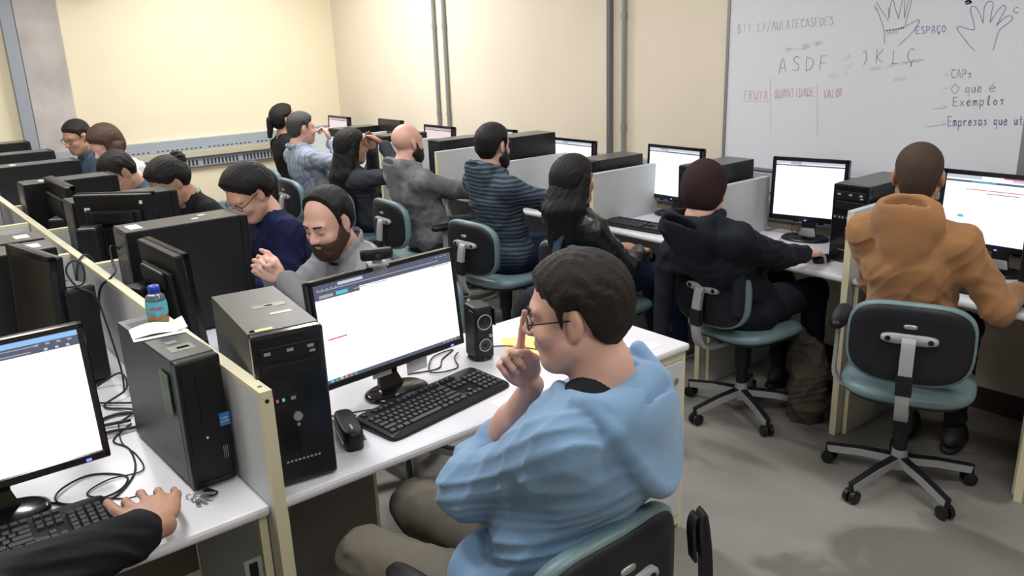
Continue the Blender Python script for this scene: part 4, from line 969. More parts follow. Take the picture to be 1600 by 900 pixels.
# ------------------------------------------------------------ monitors
gm = 'flat monitors along the whiteboard wall'
monitor('lit wide monitor in front of the man in the mustard hoodie', (3.80, 1.37, .75), -PI/2, .53, .335, .265, -3, 'lit', .020, gm, pl=3)
monitor('lit monitor in front of the man in the dark beanie', (3.80, 2.29, .75), math.radians(-77), .385, .325, .258, -3, 'lit', .020, gm)
monitor('lit monitor between the long-haired woman and the man in the dark beanie', (3.82, 3.19, .75), -PI/2, .41, .32, .252, -3, 'lit', .018, gm)
monitor('lit monitor directly above the head of the long-haired woman', (3.82, 4.06, .75), -PI/2, .39, .32, .235, -3, 'lit', .018, gm)
monitor('monitor mostly hidden behind the head of the man in the striped hoodie', (3.82, 4.89, .75), -PI/2, .42, .32, .258, -3, 'lit', .018, gm)
monitor('small pinkish lit monitor beside the head of the bald man', (3.82, 5.66, .75), -PI/2, .41, .31, .240, -3, 'pink', .020, gm)
monitor('dark switched-off monitor behind the wall-side divider', (3.82, 6.42, .75), -PI/2, .375, .31, .252, -3, 'off', .012, gm)
monitor('small pinkish lit monitor nearest the room corner', (3.82, 7.38, .75), -PI/2, .40, .31, .235, -3, 'pink', .020, gm)
m2 = monitor('wide lit monitor with webcam in front of the man in the light blue hoodie', (1.200, 2.095, .75), math.radians(5), .53, .322, .255, -6, 'lit', .014, None, pl=1, base_r=.10)
for x0, x1, z0, z1 in ((-.075, -.005, .062, .115), (.055, .135, .04, .125)):
    o = box('paper_note', x0, x1, .012, .0135, z0, z1, M_paper, m2)
box('brand_plate', .235, .247, -.013, -.0118, .105, .125, M_sticker, m2)
m1 = monitor('wide lit monitor of the person in the black jacket, cut by the frame edge', (.118, 2.11, .75), math.radians(-1), .50, .345, .262, -7, 'lit', .016, None, pl=2, base_r=.10)
MB().cyl((.225, -.0165, .124), (.225, -.013, .124), .010, n=20).obj('round_sticker', mat('lilac_sticker', (.42, .36, .48), .5), m1)
monitor('black monitor seen obliquely from behind, facing the bearded man', (.80, 2.86, .75), math.radians(92), .38, .33, .258, -4, 'off', .02, None, stand='bar')
monitor('black monitor seen squarely from behind, facing the woman in navy', (.885, 3.80, .75), math.radians(138), .345, .33, .315, -4, 'off', .02, None, stand='bar')
monitor('edge-on black monitor behind the one facing the woman in navy', (.82, 4.52, .75), math.radians(90), .50, .32, .30, -3, 'off', .02, None)
monitor('dark monitor facing away on the pillar side of the desk island', (.40, 3.02, .75), math.radians(-79), .35, .40, .245, -4, 'off', .018, None)
for nm, o_, x, z, s in (('paper_sticker', 'black monitor seen squarely from behind, facing the woman in navy', .115, .405, .012), ('paper_sticker', 'black monitor seen squarely from behind, facing the woman in navy', -.125, .44, .006), ('paper_sticker', 'black monitor seen obliquely from behind, facing the bearded man', -.10, .34, .008)):
    for q in C.objects:
        if q.get('label') == o_: box(nm, x-s, x+s, .034, .0375+abs(z-.3)*.07, z-s*1.2, z+s*1.2, M_sticker, q)

# ------------------------------------------------------------ computer towers
tw = tower('large black tower with round silver button beside the wide webcam monitor', (.763, 1.985, .75), math.radians(-7.5), .172, .40, .403, 'atx', tag_at=[(.02, .02, .085, .030, M_tape), (.02, .02, .022, .010), (.03, -.055, .055, .016, M_silver), (-.05, -.165, .055, .014, mat('rainbow_label', (.75, .72, .25), .5)), (-.072, -.165, .014, .014, M_pink)])
t1 = tower('slim black desktop tower with green label and bottle on top', (.553, 2.14, .75), math.radians(2), .107, .43, .342, 'sff', tag_at=[(.0, -.12, .06, .05, M_tape), (.005, -.12, .03, .014), (-.005, -.065, .028, .020, M_silver), (-.005, .14, .07, .07, M_case)])
box('green_label', -.0595, -.0570, -.17, -.11, .19, .30, M_green, t1, M=Matrix.Translation((0, 0, 0)))
gt = 'black towers on the island desks'
for (y, h, lab) in ((3.205, .43, 'large black tower with its bare side towards the bearded man'), (4.04, .43, 'black tower behind the monitor facing the woman in navy'), (4.86, .425, 'black tower behind the edge-on monitor'), (5.69, .43, 'black tower in the fourth island row from the camera'), (6.42, .43, 'black tower in the fifth island row from the camera'), (7.27, .43, 'black tower in the island row nearest the back wall')):
    st = [(0, .17, .09, .045), (.03, -.09, .02, .025), (-.02, -.05, .02, .025)] if y < 4 else [(0, .12, .05, .03)]
    t = tower(lab, (.905 if y > 4.5 else .955, y, .75), math.radians(90), .172, .44, h, 'plain', gt, tag_at=st)
    if y < 4:
        for z in (.24, .345): box('side_sticker', -.0880, -.0862, .12, .145, z, z+.022, M_sticker, t)
for (y, h, lab) in ((3.46, .37, 'black tower on the pillar side, nearest of the row, with white sticker on top'), (3.675, .37, 'black tower on the pillar side, just behind the nearest one'), (4.93, .42, 'black tower on the pillar side in the third row'), (5.75, .42, 'black tower on the pillar side in the fourth row'), (6.5, .42, 'black tower on the pillar side in the row by the back wall')):
    tower(lab, (.335, y, .75), math.radians(-90), .172, .43, h, 'plain', gt, tag_at=[(0, .15, .075, .05)])
gr = 'black towers along the whiteboard wall'
for (x, y, w, h, lab) in ((3.60, 1.05, .17, .36, 'black tower at the desk beyond the man in the mustard hoodie'), (3.735, 1.90, .175, .365, 'upright black tower between the man in the dark beanie and the mustard hoodie'), (3.585, 2.70, .175, .39, 'black tower rising above the divider behind the man in the dark beanie'), (3.585, 3.49, .17, .355, 'low black tower above the divider behind the long-haired woman'),
        (3.585, 4.29, .19, .435, 'tall black tower behind the man in the striped hoodie'), (3.585, 5.06, .17, .36, 'low black tower above the divider beside the bald man'), (3.585, 5.86, .17, .34, 'low black tower at the desk of the woman in the charcoal jacket'), (3.585, 6.64, .17, .35, 'black tower above the divider nearest the room corner')):
    t = tower(lab, (x, y, .75), math.radians(-90), w, .40 if x < 3.7 else .43, h, 'atx' if x > 3.7 else 'plain', gr)

# ------------------------------------------------------------ keyboards, mice, speakers and small things
keyboard('black full-size keyboard in front of the man in the light blue hoodie', (1.237, 1.932, .75), math.radians(9), True, .485, .185)
keyboard('black keyboard of the person in the black jacket, cut by the frame edge', (.090, 1.960, .75), math.radians(-1), True, .47, .155)
gk = 'black keyboards along the whiteboard wall'
keyboard('black keyboard on the desk of the man in the mustard hoodie', (3.48, 1.28, .75), -PI/2, False, group=gk)
keyboard('black keyboard on the desk of the man in the dark beanie', (3.50, 2.27, .75), math.radians(-94), False, group=gk)
keyboard('black keyboard on the desk of the long-haired woman', (3.43, 3.13, .75), math.radians(-86), False, group=gk)
keyboard('black keyboard on the desk of the man in the striped hoodie', (3.45, 3.85, .75), -PI/2, False, group=gk)
keyboard('black keyboard near the sleeve of the bald man', (3.48, 4.72, .75), -PI/2, False, group=gk)
def mouse(label, loc, rz, group=None):
    t = thing('mouse', label, 'mouse', loc, rz, group); b = MB(); b.pad(.060, .105, [(.004, .002), (0, .008), (.002, .018), (.010, .028), (.020, .034), (.028, .036)], ex=2.5); o = b.obj('shell', M_blk, t)
    MB().cyl((-.004, .032, .033), (.004, .032, .033), .008, n=12).obj('wheel', M_grey, t); return t
mouse('black mouse under the bare hand beside the keys', (.395, 1.875, .75), math.radians(-22))
mouse('black mouse under the hand of the man in the dark beanie', (3.46, 1.99, .75), math.radians(-95))
mouse('black mouse under the hand of the man in the mustard hoodie', (3.50, 1.10, .75), math.radians(-95))
speaker('black desktop speaker beside the webcam monitor', (1.570, 2.150, .75), math.radians(-10), .195, .072, .085)
speaker('black speaker on the pillar side desk with a cable loop on it', (.49, 2.90, .75), math.radians(200), .335, .10, .12)
speaker('black speaker with a glossy top behind the slim tower', (.725, 2.98, .75), math.radians(200), .27, .085, .10)
speaker('black speaker behind the monitor facing the woman in navy', (.745, 3.74, .75), math.radians(150), .36, .085, .10)
speaker('black speaker on the far island desk near the bending man', (.76, 4.42, .75), math.radians(150), .30, .085, .10)
speaker('black speaker beside the lit monitor nearest the long-haired woman', (3.78, 3.50, .75), math.radians(-80), .19, .10, .10)
t = thing('glasses_case', 'black rounded case lying upright between tower and keyboard', 'case', (.935, 1.915, .75), math.radians(74))
b = MB(); b.pad(.175, .062, [(.004, 0), (.001, .003), (0, .022), (.001, .046), (.004, .053), (.010, .056)], ex=3.6); b.obj('shell', M_blk, t)
box('lid_seam', -.080, .080, -.0318, .0318, .0245, .0262, M_blkg, t, r=.0005); box('lid_print', -.062, -.030, -.003, .003, .0555, .0566, M_grey, t)
# webcam clipped to the monitor
t = thing('webcam', 'black webcam clipped on the wide monitor of the hooded man', 'webcam', (1.158, 2.075, 1.176), math.radians(-18))
b = MB(); b.pad(.098, .030, [(.004, 0), (.001, .004), (0, .016), (.001, .028), (.005, .032)], ex=3, M=Matrix.Translation((0, 0, .018))); b.obj('body', M_blk, t)
q = MB().cyl((0, -.020, .034), (0, -.012, .034), .013, n=22).obj('lens_ring', M_blkg, t); MB().cyl((0, -.0225, .034), (0, -.0195, .034), .007, n=18).obj('lens', mat('lens_glass', (.03, .035, .06), .05, coat=1), q)
b = MB(); b.rbox(-.030, .030, -.022, .024, .0, .008, .002); b.rbox(-.014, .014, -.006, .010, .006, .020, .002); b.rbox(-.03, .03, .018, .024, -.035, .004, .002); b.obj('clip', M_grey, t)
# bottle, crumpled paper
t = thing('folded_paper', 'folded white paper sheet lying on top of the slim tower', 'paper', (.555, 2.18, 1.0945), math.radians(-8))
b = MB(); n = 14
vs = []
for i in range(n+1):
    u = i/n; x = -.07+.135*u; z = .003+.010*abs(math.sin(u*PI*1.3))+.016*max(0, u-.7)
    vs += [(x, -.035, z*.6), (x, .038, z+.004)]
b.add(vs, [(2*i, 2*i+2, 2*i+3, 2*i+1) for i in range(n)], True); b.add([(x, y, z+.0012) for x, y, z in vs], [(2*i, 2*i+1, 2*i+3, 2*i+2) for i in range(n)], True)
b.add([(-.07, -.035, .002), (.065, -.035, .004), (.065, -.050, .0015), (-.07, -.052, .0015)], [(0, 1, 2, 3)]); b.obj('sheet', M_paper, t)
t = thing('water_bottle', 'small clear bottle with blue cap on the slim tower', 'bottle', (.575, 2.25, 1.0955))
def lathe(prof, n=28):
    b = MB(); vs = []
    for r, z in prof: vs += [(r*math.cos(2*PI*i/n), r*math.sin(2*PI*i/n), z) for i in range(n)]
    return b.add(vs, [(j*n+i, j*n+(i+1) % n, (j+1)*n+(i+1) % n, (j+1)*n+i) for j in range(len(prof)-1) for i in range(n)], True)
lathe([(.001, 0), (.024, 0), (.027, .004), (.027, .022), (.024, .026), (.027, .030), (.027, .050), (.024, .054), (.027, .060), (.024, .078), (.013, .088), (.012, .094)]).obj('bottle_body', M_pet, t)
lathe([(.0145, .086), (.0155, .088), (.0155, .104), (.013, .107), (.001, .107)]).obj('cap', M_cap, t)
b = MB(); n = 26; vs = []
for z, a in ((.028, 1), (.056, 1), (.066, .94)): vs += [(.0278*a*math.cos(2*PI*i/n), .0278*a*math.sin(2*PI*i/n), z) for i in range(n)]
lb = b.add(vs, [(j*n+i, j*n+(i+1) % n, (j+1)*n+(i+1) % n, (j+1)*n+i) for j in range(2) for i in range(n)], True).obj('label', M_label, t)
A_ = math.atan2(-2.25, -.575); Rl = Matrix.Rotation(A_+PI/2, 4, 'Z') @ Matrix.Translation((0, -.0286, .048)) @ Matrix.Rotation(PI/2, 4, 'X')
text_mesh('label_text', 'MELISSA', .010, M_magenta, lb, Rl, bold=.0003)
b = MB()
for x in (-.012, .012): b.cyl((x, -.0300, .020), (x, -.0285, .020), .012, n=16, M=Matrix.Rotation(A_+PI/2, 4, 'Z'))
b.obj('label_print', M_foli, lb)
# keys
t = thing('key_bunch', 'bunch of silver keys lying in front of the slim tower', 'keys', (.510, 1.865, .751), .4)
b = MB(); b.tube([(.013*math.cos(2*PI*i/20), .040+.013*math.sin(2*PI*i/20), .003) for i in range(21)], .0012, 6); b.obj('key_ring', M_chrome, t)
for k, a in enumerate((-.5, -.15, .2, .55)):
    Mk = Matrix.Translation((0, .030, .003+.0022*k)) @ Matrix.Rotation(a+PI, 4, 'Z')
    b = MB(); b.pad(.024, .022, [(.002, 0), (0, .0006), (0, .0016), (.002, .002)], ex=2.4, M=Mk @ Matrix.Translation((0, .012, 0))); b.box(-.004, .004, .022, .052, .0, .002, M=Mk)
    for j in range(3): b.box(.004, .0065, .028+j*.008, .032+j*.008, 0, .002, M=Mk)
    b.obj('key_blade', (M_chrome, M_silver, M_chrome, M_silver)[k], t)
box('key_fob', .018, .040, -.01, .030, .001, .009, M_blk, t, r=.003)
# papers on the desk of the man in blue
def sheet(label, pts, z, m, name='paper'):
    b = MB(); b.add([(x, y, z) for x, y in pts]+[(x, y, z+.0008) for x, y in pts], [(3, 2, 1, 0), (4, 5, 6, 7), (0, 1, 5, 4), (1, 2, 6, 5), (2, 3, 7, 6), (3, 0, 4, 7)]); return tag(b.obj(name, m), label, 'paper')
sheet('white paper sheet beneath the yellow one on the desk', [(1.665, 2.13), (1.86, 2.02), (2.03, 2.31), (1.80, 2.375)], .7505, M_paper)
sheet('pale yellow paper sheet behind the raised hand', [(1.635, 2.07), (1.80, 1.95), (1.90, 2.12), (1.735, 2.245)], .7518, M_yellow)
sheet('white sheet with a small pink drawing at the desk end', [(1.80, 1.76), (2.10, 1.79), (2.06, 1.92), (1.86, 1.95)], .7505, M_paper)
pd = bpy.context.scene.collection.objects[-1]
b = MB(); rr = random.Random(4)
for k in range(22):
    x, y = 1.993+rr.gauss(0, .013), 1.831+rr.gauss(0, .011); b.cyl((x, y, .7511), (x, y, .7517), .004+.003*rr.random(), n=8)
b.obj('pink_drawing', M_pink, pd)
sheet('thin paper slip between keyboard and desk edge', [(1.36, 1.765), (1.44, 1.775), (1.445, 1.83), (1.365, 1.82)], .7503, M_paper, 'paper_slip')
t = thing('smartphone', 'silver smartphone lying in front of the keyboard of the man in the beanie', 'phone', (3.385, 2.22, .75), math.radians(-84))
b = MB(); b.pad(.145, .070, [(.002, 0), (0, .002), (0, .006), (.002, .008)], ex=7); b.obj('body', M_silver, t); box('screen', -.064, .064, -.030, .030, .0081, .0085, M_blkg, t)
t = thing('open_notebook', 'white papers lying behind the keyboard of the man in the beanie', 'papers', (3.72, 2.46, .75), .3)
for k in range(2): box('page', -.10+.1*k, -.002+.1*k, -.07, .07, .001, .004+.002*k, M_paper, t, r=.0008)
o = MB().sphere((3.62, 5.10, .778), (.05, .035, .026), 16, 10).obj('pencil_pouch', M_orange); tag(o, 'small orange pouch on the desk between bald man and striped hoodie', 'pouch')
# cables
cable('black cable coiled on the desk under the cut-off monitor', [(.20, 2.14, .753), (.27, 2.06, .753), (.36, 2.05, .754), (.40, 2.12, .753), (.33, 2.19, .754), (.25, 2.15, .757), (.24, 2.08, .757), (.33, 2.02, .754), (.42, 2.12, .753), (.45, 2.27, .753), (.43, 2.36, .753), (.50, 2.44, .754)])
cable('thin mouse cable curving past the slim tower', [(.398, 1.985, .758), (.36, 2.01, .753), (.30, 2.09, .753), (.36, 2.13, .7545), (.44, 2.12, .754), (.455, 2.22, .753), (.445, 2.33, .753), (.47, 2.46, .753)], .002)
cable('loose black cable behind the slim tower rising to the pillar side desk', [(.47, 2.46, .757), (.53, 2.52, .76), (.47, 2.62, .757), (.55, 2.66, .78), (.56, 2.76, .80), (.49, 2.80, .758), (.42, 2.72, .757), (.52, 2.60, .76), (.58, 2.56, .757)], .0035)
cable('tangled thick cable by the seam of the two desks', [(.34, 2.37, .7575), (.42, 2.42, .757), (.52, 2.40, .757), (.56, 2.47, .757), (.48, 2.53, .7575), (.40, 2.49, .757), (.50, 2.44, .765)], .0048)
cable('cable loop resting on the pillar side speaker', [(.47, 2.86, 1.089), (.52, 2.85, 1.095), (.53, 2.86, 1.15), (.505, 2.87, 1.17), (.48, 2.86, 1.14), (.50, 2.84, 1.088), (.545, 2.84, 1.05), (.560, 2.82, .95), (.57, 2.78, .80), (.55, 2.70, .757)], .0032)
cable('black speaker cable looping on the desk beside the desktop speaker', [(1.30, 2.19, .753), (1.40, 2.16, .753), (1.46, 2.22, .753), (1.54, 2.27, .753), (1.44, 2.25, .756), (1.36, 2.14, .757), (1.45, 2.12, .753), (1.49, 2.19, .757), (1.53, 2.225, .757)], .0024)
cable('thin cable running out to the side of the desktop speaker', [(1.60, 2.215, .753), (1.68, 2.18, .7535), (1.735, 2.10, .754), (1.76, 2.03, .7545)], .0022)
cable('keyboard cable running over the desk to the tower', [(1.20, 2.03, .757), (1.12, 2.02, .753), (1.03, 2.05, .753), (.97, 2.07, .753), (.93, 2.12, .753), (.90, 2.25, .753)], .0022)
cable('second black cable between the tower and the black case', [(1.02, 2.03, .753), (.96, 2.035, .757), (.90, 2.05, .753), (.885, 2.12, .753)], .0022)
cable('blue video cable behind the slim tower', [(.735, 3.17, .955), (.71, 3.12, .94), (.70, 3.06, .90), (.69, 3.10, .82), (.70, 3.15, .757), (.75, 3.09, .755)], .004, 'video_cable', M_vga)
cable('grey power cable hanging from the big tower rear', [(.735, 3.24, 1.10), (.70, 3.22, 1.12), (.68, 3.14, 1.08), (.665, 3.05, 1.07), (.64, 3.02, 1.055), (.60, 3.05, 1.00), (.58, 3.08, .80), (.57, 3.05, .757)], .0042)
cable('black cable draped over the long partition near its bend', [(.72, 3.60, .90), (.69, 3.50, 1.02), (.64, 3.42, 1.06), (.60, 3.38, 1.0), (.58, 3.36, .80)], .0045)
cable('short black cable under the lit monitor of the man in the beanie', [(3.79, 2.34, .86), (3.78, 2.36, .80), (3.76, 2.32, .775), (3.80, 2.28, .765)], .0022)

# ------------------------------------------------------------ chairs
CH = {}
def chair(key, label, x, y, yaw, arms=(), spin=0):
    t = make_chair(label, (x, y, 0), math.radians(yaw), arms, spin=spin, backz=.695); CH[key] = t; return t
c0 = chair('orange', 'teal and black office chair with one armrest under the mustard hoodie', 3.09, 1.37, 22, (1,), spin=math.radians(5))
base_noarm = make_chair('teal-edged office chair under the man in the dark beanie', (3.19, 2.21, 0), math.radians(-5), (), spin=math.radians(30), backz=.665)
seats = [('striped', 'teal-edged office chair under the man in the striped hoodie', 2.93, 3.72, 3), ('long', 'teal-edged chair with blue strap over it under the long-haired woman', 2.95, 2.93, 0), ('dark', 'teal chair under the woman in the charcoal jacket', 2.93, 5.33, 0),
    ('light', 'teal-edged office chair behind the man in the pale striped shirt', 2.90, 6.02, -3), ('blk', 'teal-edged office chair behind the woman in black in the corner', 3.05, 6.78, 0),
    ('bear', 'office chair of the bearded man, its base seen under the desk', 1.66, 2.86, 212), ('nav', 'office chair under the woman in navy', 1.74, 3.72, 180), ('bun', 'office chair under the woman with the hair bun', 1.72, 4.58, 180), ('sh', 'office chair under the man bending low', 1.70, 5.42, 180), ('br', 'office chair under the brown-haired woman in white', 1.74, 6.30, 180), ('gl', 'office chair under the man with dark glasses by the back wall', 1.74, 7.00, 180)]
for i, (k, lab, x, y, a) in enumerate(seats): CH[k] = dup(base_noarm, (x, y, 0), math.radians(a), lab)
chair('bald', 'teal-edged office chair with armrest under the bald man', 2.88, 4.50, -3, (-1,))
chair('blue', 'office chair with black armrest under the man in the light blue hoodie', 1.04, 1.27, 92, (1,))
chair('sleeve', 'office chair of the person in the black jacket, mostly below the frame', -.16, 1.02, 80, ())

# ------------------------------------------------------------ the people
Rr = math.radians
def blue_extra(F, L):
    NB, up, MT, rt, sf, P, fw = L['NB'], L['up'], L['MT'], L['rt'], L['sf'], L['P'], L['fw']
    fd = nrm(np.cross(up, rt)); c0 = NB-fd*.090-up*.085
    F.add(ell(c0, (.150, .080, .125), MT), .03)                                   # hood lying on the back
    F.add(ell(c0-fd*.035-up*.075, (.105, .050, .085), MT), .03)
    for i in range(16):                                                           # its rolled rim, running from the front over the shoulders to the back
        a, b = [math.radians(-155+310*j/16) for j in (i, i+1)]
        q = lambda t: NB-fd*(.028+.112*math.cos(t))+rt*.125*math.sin(t)+up*(-.008-.055*math.cos(t)**2*(math.cos(t) > 0)-.035*(1-math.cos(t))*.5)
        F.add(cap(q(a), q(b), .019, .019), .010)
    F.sub(ell(NB-fd*.040+up*.065, (.118, .112, .100), MT), .010)
    F.sub(ell(NB-fd*.118-up*.030, (.092, .016, .055), MT), .022)
    for i in range(18):                                                           # the long outline of the hood, a U hanging from both shoulders
        a, b = [-1+2*j/18 for j in (i, i+1)]
        q = lambda t: NB+rt*(.160*t)-fd*(.165*max(0, 1-t*t)**.5+.015)+up*(.002-.190*(1-abs(t)**2.2))
        F.add(cap(q(a), NB-fd*.075+rt*.10*a+up*(-.02), .020, .030), .02)
    for i in range(18):
        a, b = [-1+2*j/18 for j in (i, i+1)]; F.add(cap(q(a), q(b), .0195, .0195), .008)
    F.add(ell(P+fw*.10+V3(0, 0, .05), (.20, .12, .09), L['MP']), .05)
    F.add(ell(P+fw*.15-L['rt0']*.10+V3(0, 0, .06), (.085, .05, .11), L['MP']), .03)
root, K = person('man in a light blue hoodie and glasses touching his nose, elbow on the desk', (1.06, 1.20, .57), 100, (1.125, 1.19, 1.245), 128, -8, skin=M_skinp, top=M_blue, hair='short', hairm=M_hairk, ht=.015, neck_hole=.112, tee=M_black,
    pants=M_khaki, bulk=1.22, vox=.0048, hood=False, glasses=True, fold=.0045, syaw=112, seed=5, collar=None, extra=blue_extra, sleeve=(.0, .85),
    arms=dict(R=dict(w=(1.112, 1.325, 1.045), e=(1.125, 1.475, .84), d=(-.50, .22, .84), n=(-.45, -.9, 0), curl=(.06, 1.05, 1.05, 1.05), thumb=.9, fdir=(.05, -.10, 1), hs=1.0), L=dict(w=(1.08, 1.52, .80), e=(.92, 1.335, .85), d=(1, .45, -.05), n=(0, -.3, -1), curl=(.5, .5, .5, .5))),
    knees=dict(L=(.80, 1.61, .590), R=(1.02, 1.72, .590)), feet=dict(L=(.80, 1.72, .09), R=(1.20, 1.80, .09)), eyes=True)
# collar of the dark T-shirt
H_, NB, up, rt, o_ = K['H'], K['NB'], K['up'], K['rt'], K['o']
fd = nrm(np.cross(up, rt)); F = None
for i in range(0):
    a, b = [2*PI*j/18 for j in (i, i+1)]; q = lambda t: NB+up*(.006+.020*(-math.cos(t)))+fd*.068*math.cos(t)*1.05+rt*.074*math.sin(t)-up*.012
    F.add(cap(q(a), q(b), .016, .016), .01)
person('bearded man in a grey fleece with clasped hands, smiling downwards', (1.66, 2.92, .57), 182, (1.405, 2.875, 1.150), 203, -20, skin=M_skinp, top=M_gfl2, top_name='fleece', hair='receding', hairm=M_hairb, ht=.012, pants=M_jean, bulk=1.05, vox=.0055, beard=M_beard, collar=.026, eyes='closed', neck_hole=.078, tee=M_navyblk, fold=.003,
    arms=dict(R=dict(w=(1.185, 2.925, .985), pole=(0, .3, -1), d=(-.70, -.45, .55), n=(.15, -.9, -.4), curl=(.95, .95, .95, 1), thumb=.9), L=dict(w=(1.185, 2.835, .975), pole=(0, -.4, -1), d=(-.72, .32, .62), n=(.1, .95, -.3), curl=(.9, .9, .9, .95), thumb=.2)), seed=2)
person('woman in a navy sweater with dark gathered hair, looking down beside the bearded man', (1.64, 3.70, .57), 180, (1.405, 3.65, 1.165), 192, -34, skin=M_skin, top=M_navy, top_name='sweater', hair='bun', hairm=M_hairb, ht=.024, bunpos=(0, -.115, .0), pants=M_jean, bulk=1.0, vox=.008, glasses=True, collar=None, seed=3)
root, K = person('woman in black with a dark hair bun, bending over her keyboard', (1.62, 4.56, .57), 182, (1.315, 4.50, 1.135), 190, -38, skin=M_skint, top=M_black, top_name='blouse', hair='bun', hairm=M_hairb, ht=.018, pants=M_jean, vox=.009, seed=4)
person('man with short dark hair bending low behind the towers', (1.60, 5.42, .57), 182, (1.275, 5.33, 1.110), 195, -40, skin=M_skint, top=M_slate, top_name='shirt', hair='short', hairm=M_hairb, pants=M_jean, vox=.009, seed=6)
person('brown-haired woman in a white knit top looking down', (1.72, 6.26, .57), 184, (1.44, 6.24, 1.195), 200, -32, skin=M_skinp, top=M_white, top_name='knit_top', hair='bob', hairm=M_hairr, ht=.020, pants=M_jean, vox=.009, seed=7)
person('man with dark glasses and short hair beside the brown-haired woman', (1.62, 6.98, .57), 184, (1.405, 6.90, 1.205), 205, -18, skin=M_skint, top=M_slate, top_name='shirt', hair='short', hairm=M_hairk, ht=.008, pants=M_jean, vox=.009, glasses=True, collar=.02, seed=8)
# along the whiteboard wall
person('man in a mustard brown hoodie seen from behind with a buzz cut', (3.09, 1.38, .57), 9, (3.065, 1.405, 1.262), 24, 0, skin=M_skint, top=M_mustard, hair='buzz', hairm=M_buzz, ht=.004, pants=M_black, bulk=1.03, vox=.0065, hood=1.12, shoes=M_shoe, fold=.004,
    arms=dict(R=dict(w=(3.40, 1.13, .81), pole=(-.6, -.3, -1), d=(1, .15, -.15), n=(0, 0, -1), curl=(.3, .35, .4, .4)), L=dict(w=(3.40, 1.50, .81), pole=(-.6, .2, -1), d=(1, -.2, -.1))), seed=11)
root, K = person('man in a dark hooded jacket and dark maroon beanie using a mouse', (3.14, 2.21, .57), -6, (2.83, 2.19, 1.145), 18, -2, skin=M_skinp, top=M_navyblk, hair=None, pants=M_navyblk, bulk=1.14, vox=.007, hood=1.2, neck_up=-.025, shoes=M_shoe,
    arms=dict(R=dict(w=(3.32, 2.00, .815), pole=(-.5, -.5, -1), d=(1, -.05, -.12), n=(0, 0, -1), curl=(.3, .35, .4, .4)), L=dict(w=(3.36, 2.34, .82), pole=(-.4, .3, -1), d=(1, -.15, -.1))), seed=12)
H_, M_ = K['H'], K['M']; F = Field(H_-.19, H_+.19, .005)
F.add(ell(H_+M_@V3(0, -.016, .040), V3(.077, .098, .090)+.016, M_), .01); F.add(ell(H_+M_@V3(0, -.045, .0), V3(.085, .075, .085), M_), .03)
F.clip(local_fn(H_, M_, lambda x, y, z: np.interp(y, [-.2, -.08, 0, .08, .2], [-.10, -.095, -.06, .02, .04])-z)); F.folds(.0015, 130, 3, .2); F.build('beanie', M_beanie, root)
person('woman with long straight black hair in a black leather jacket', (2.97, 2.95, .57), -5, (2.78, 2.95, 1.115), -3, 0, skin=M_skint, top=M_leather, top_name='jacket', hair='long', hairm=M_hairb, ht=.016, pants=M_jean, bulk=.93, vox=.007, shoes=M_sneak, knees=dict(R=(3.42, 2.84, .56), L=(3.40, 3.02, .56)), feet=dict(R=(3.52, 2.86, .09), L=(3.55, 3.08, .09)),
    arms=dict(R=dict(w=(3.16, 2.86, .70), pole=(-.6, -.5, -1), d=(1, .5, -.1)), L=dict(w=(3.18, 3.04, .70), pole=(-.6, .3, -1), d=(1, -.4, -.1))), collar=.022, seed=13)
person('man with dark hair and beard in a striped navy hoodie, hand at his chin', (2.96, 3.72, .57), -3, (2.905, 3.75, 1.215), 8, -3, skin=M_skinp, top=M_stripe, hair='short', hairm=M_hairb, ht=.013, pants=M_jean, bulk=1.05, vox=.008, beard=M_beardk, hood=True, shoes=M_sneak,
    arms=dict(R=dict(w=(3.36, 3.55, .80), pole=(-.2, -1, -.7), d=(1, 0, -.1)), L=dict(w=(3.03, 3.86, 1.03), pole=(1, .3, -1), d=(-.1, -.35, 1), n=(-.8, -.5, 0), curl=(.8, .9, .9, .9))), feet=dict(R=(3.30, 3.62, .09), L=(3.30, 3.86, .09)), seed=14)
person('bald bearded man in a grey marled hoodie seen from behind', (2.92, 4.50, .57), -3, (2.80, 4.50, 1.19), 5, 2, skin=M_skinp, top=M_gfl, hair=None, pants=M_charc, bulk=1.1, vox=.008, beard=M_beardk, hood=True, shoes=M_sneak,
    arms=dict(R=dict(w=(3.30, 4.42, .80), pole=(-.5, -.4, -1), d=(1, .1, -.1))), feet=dict(R=(3.34, 4.58, .09), L=(3.36, 4.70, .09)), seed=15)
person('woman with long black hair in a charcoal jacket, hand at her forehead', (2.93, 5.32, .57), -3, (2.83, 5.30, 1.10), -12, -2, skin=M_skint, top=M_charc, top_name='jacket', hair='long', hairm=M_hairb, ht=.016, hl=.48, pants=M_jean, bulk=.95, vox=.009,
    arms=dict(R=dict(w=(3.00, 5.14, 1.11), pole=(1, -.6, .0), d=(-.45, .55, .5), n=(-.7, .3, -.2), curl=(.5, .6, .7, .8)), L=dict(w=(3.02, 5.36, 1.05), pole=(1, .4, -1), d=(-.1, -.2, 1))), seed=16)
person('grey-haired man in a pale blue striped shirt, hands near his face', (2.93, 6.05, .57), -3, (2.835, 6.09, 1.185), -8, -2, skin=M_skinp, top=M_check, top_name='shirt', hair='short', hairm=M_hairg, ht=.010, pants=M_charc, bulk=1.1, vox=.009, collar=.022,
    arms=dict(R=dict(w=(3.02, 5.99, 1.07), pole=(1, -.9, -1), d=(-.15, .3, 1), n=(-.6, .3, 0), curl=(.7, .8, .8, .8))), seed=17)
person('woman in black with a dark ponytail in the far corner seat', (3.07, 6.86, .57), -3, (3.065, 6.90, 1.195), -10, 8, skin=M_skint, top=M_black, top_name='sweater', hair='tail', hairm=M_hairb, ht=.018, pants=M_jean, bulk=.92, vox=.009, seed=18)
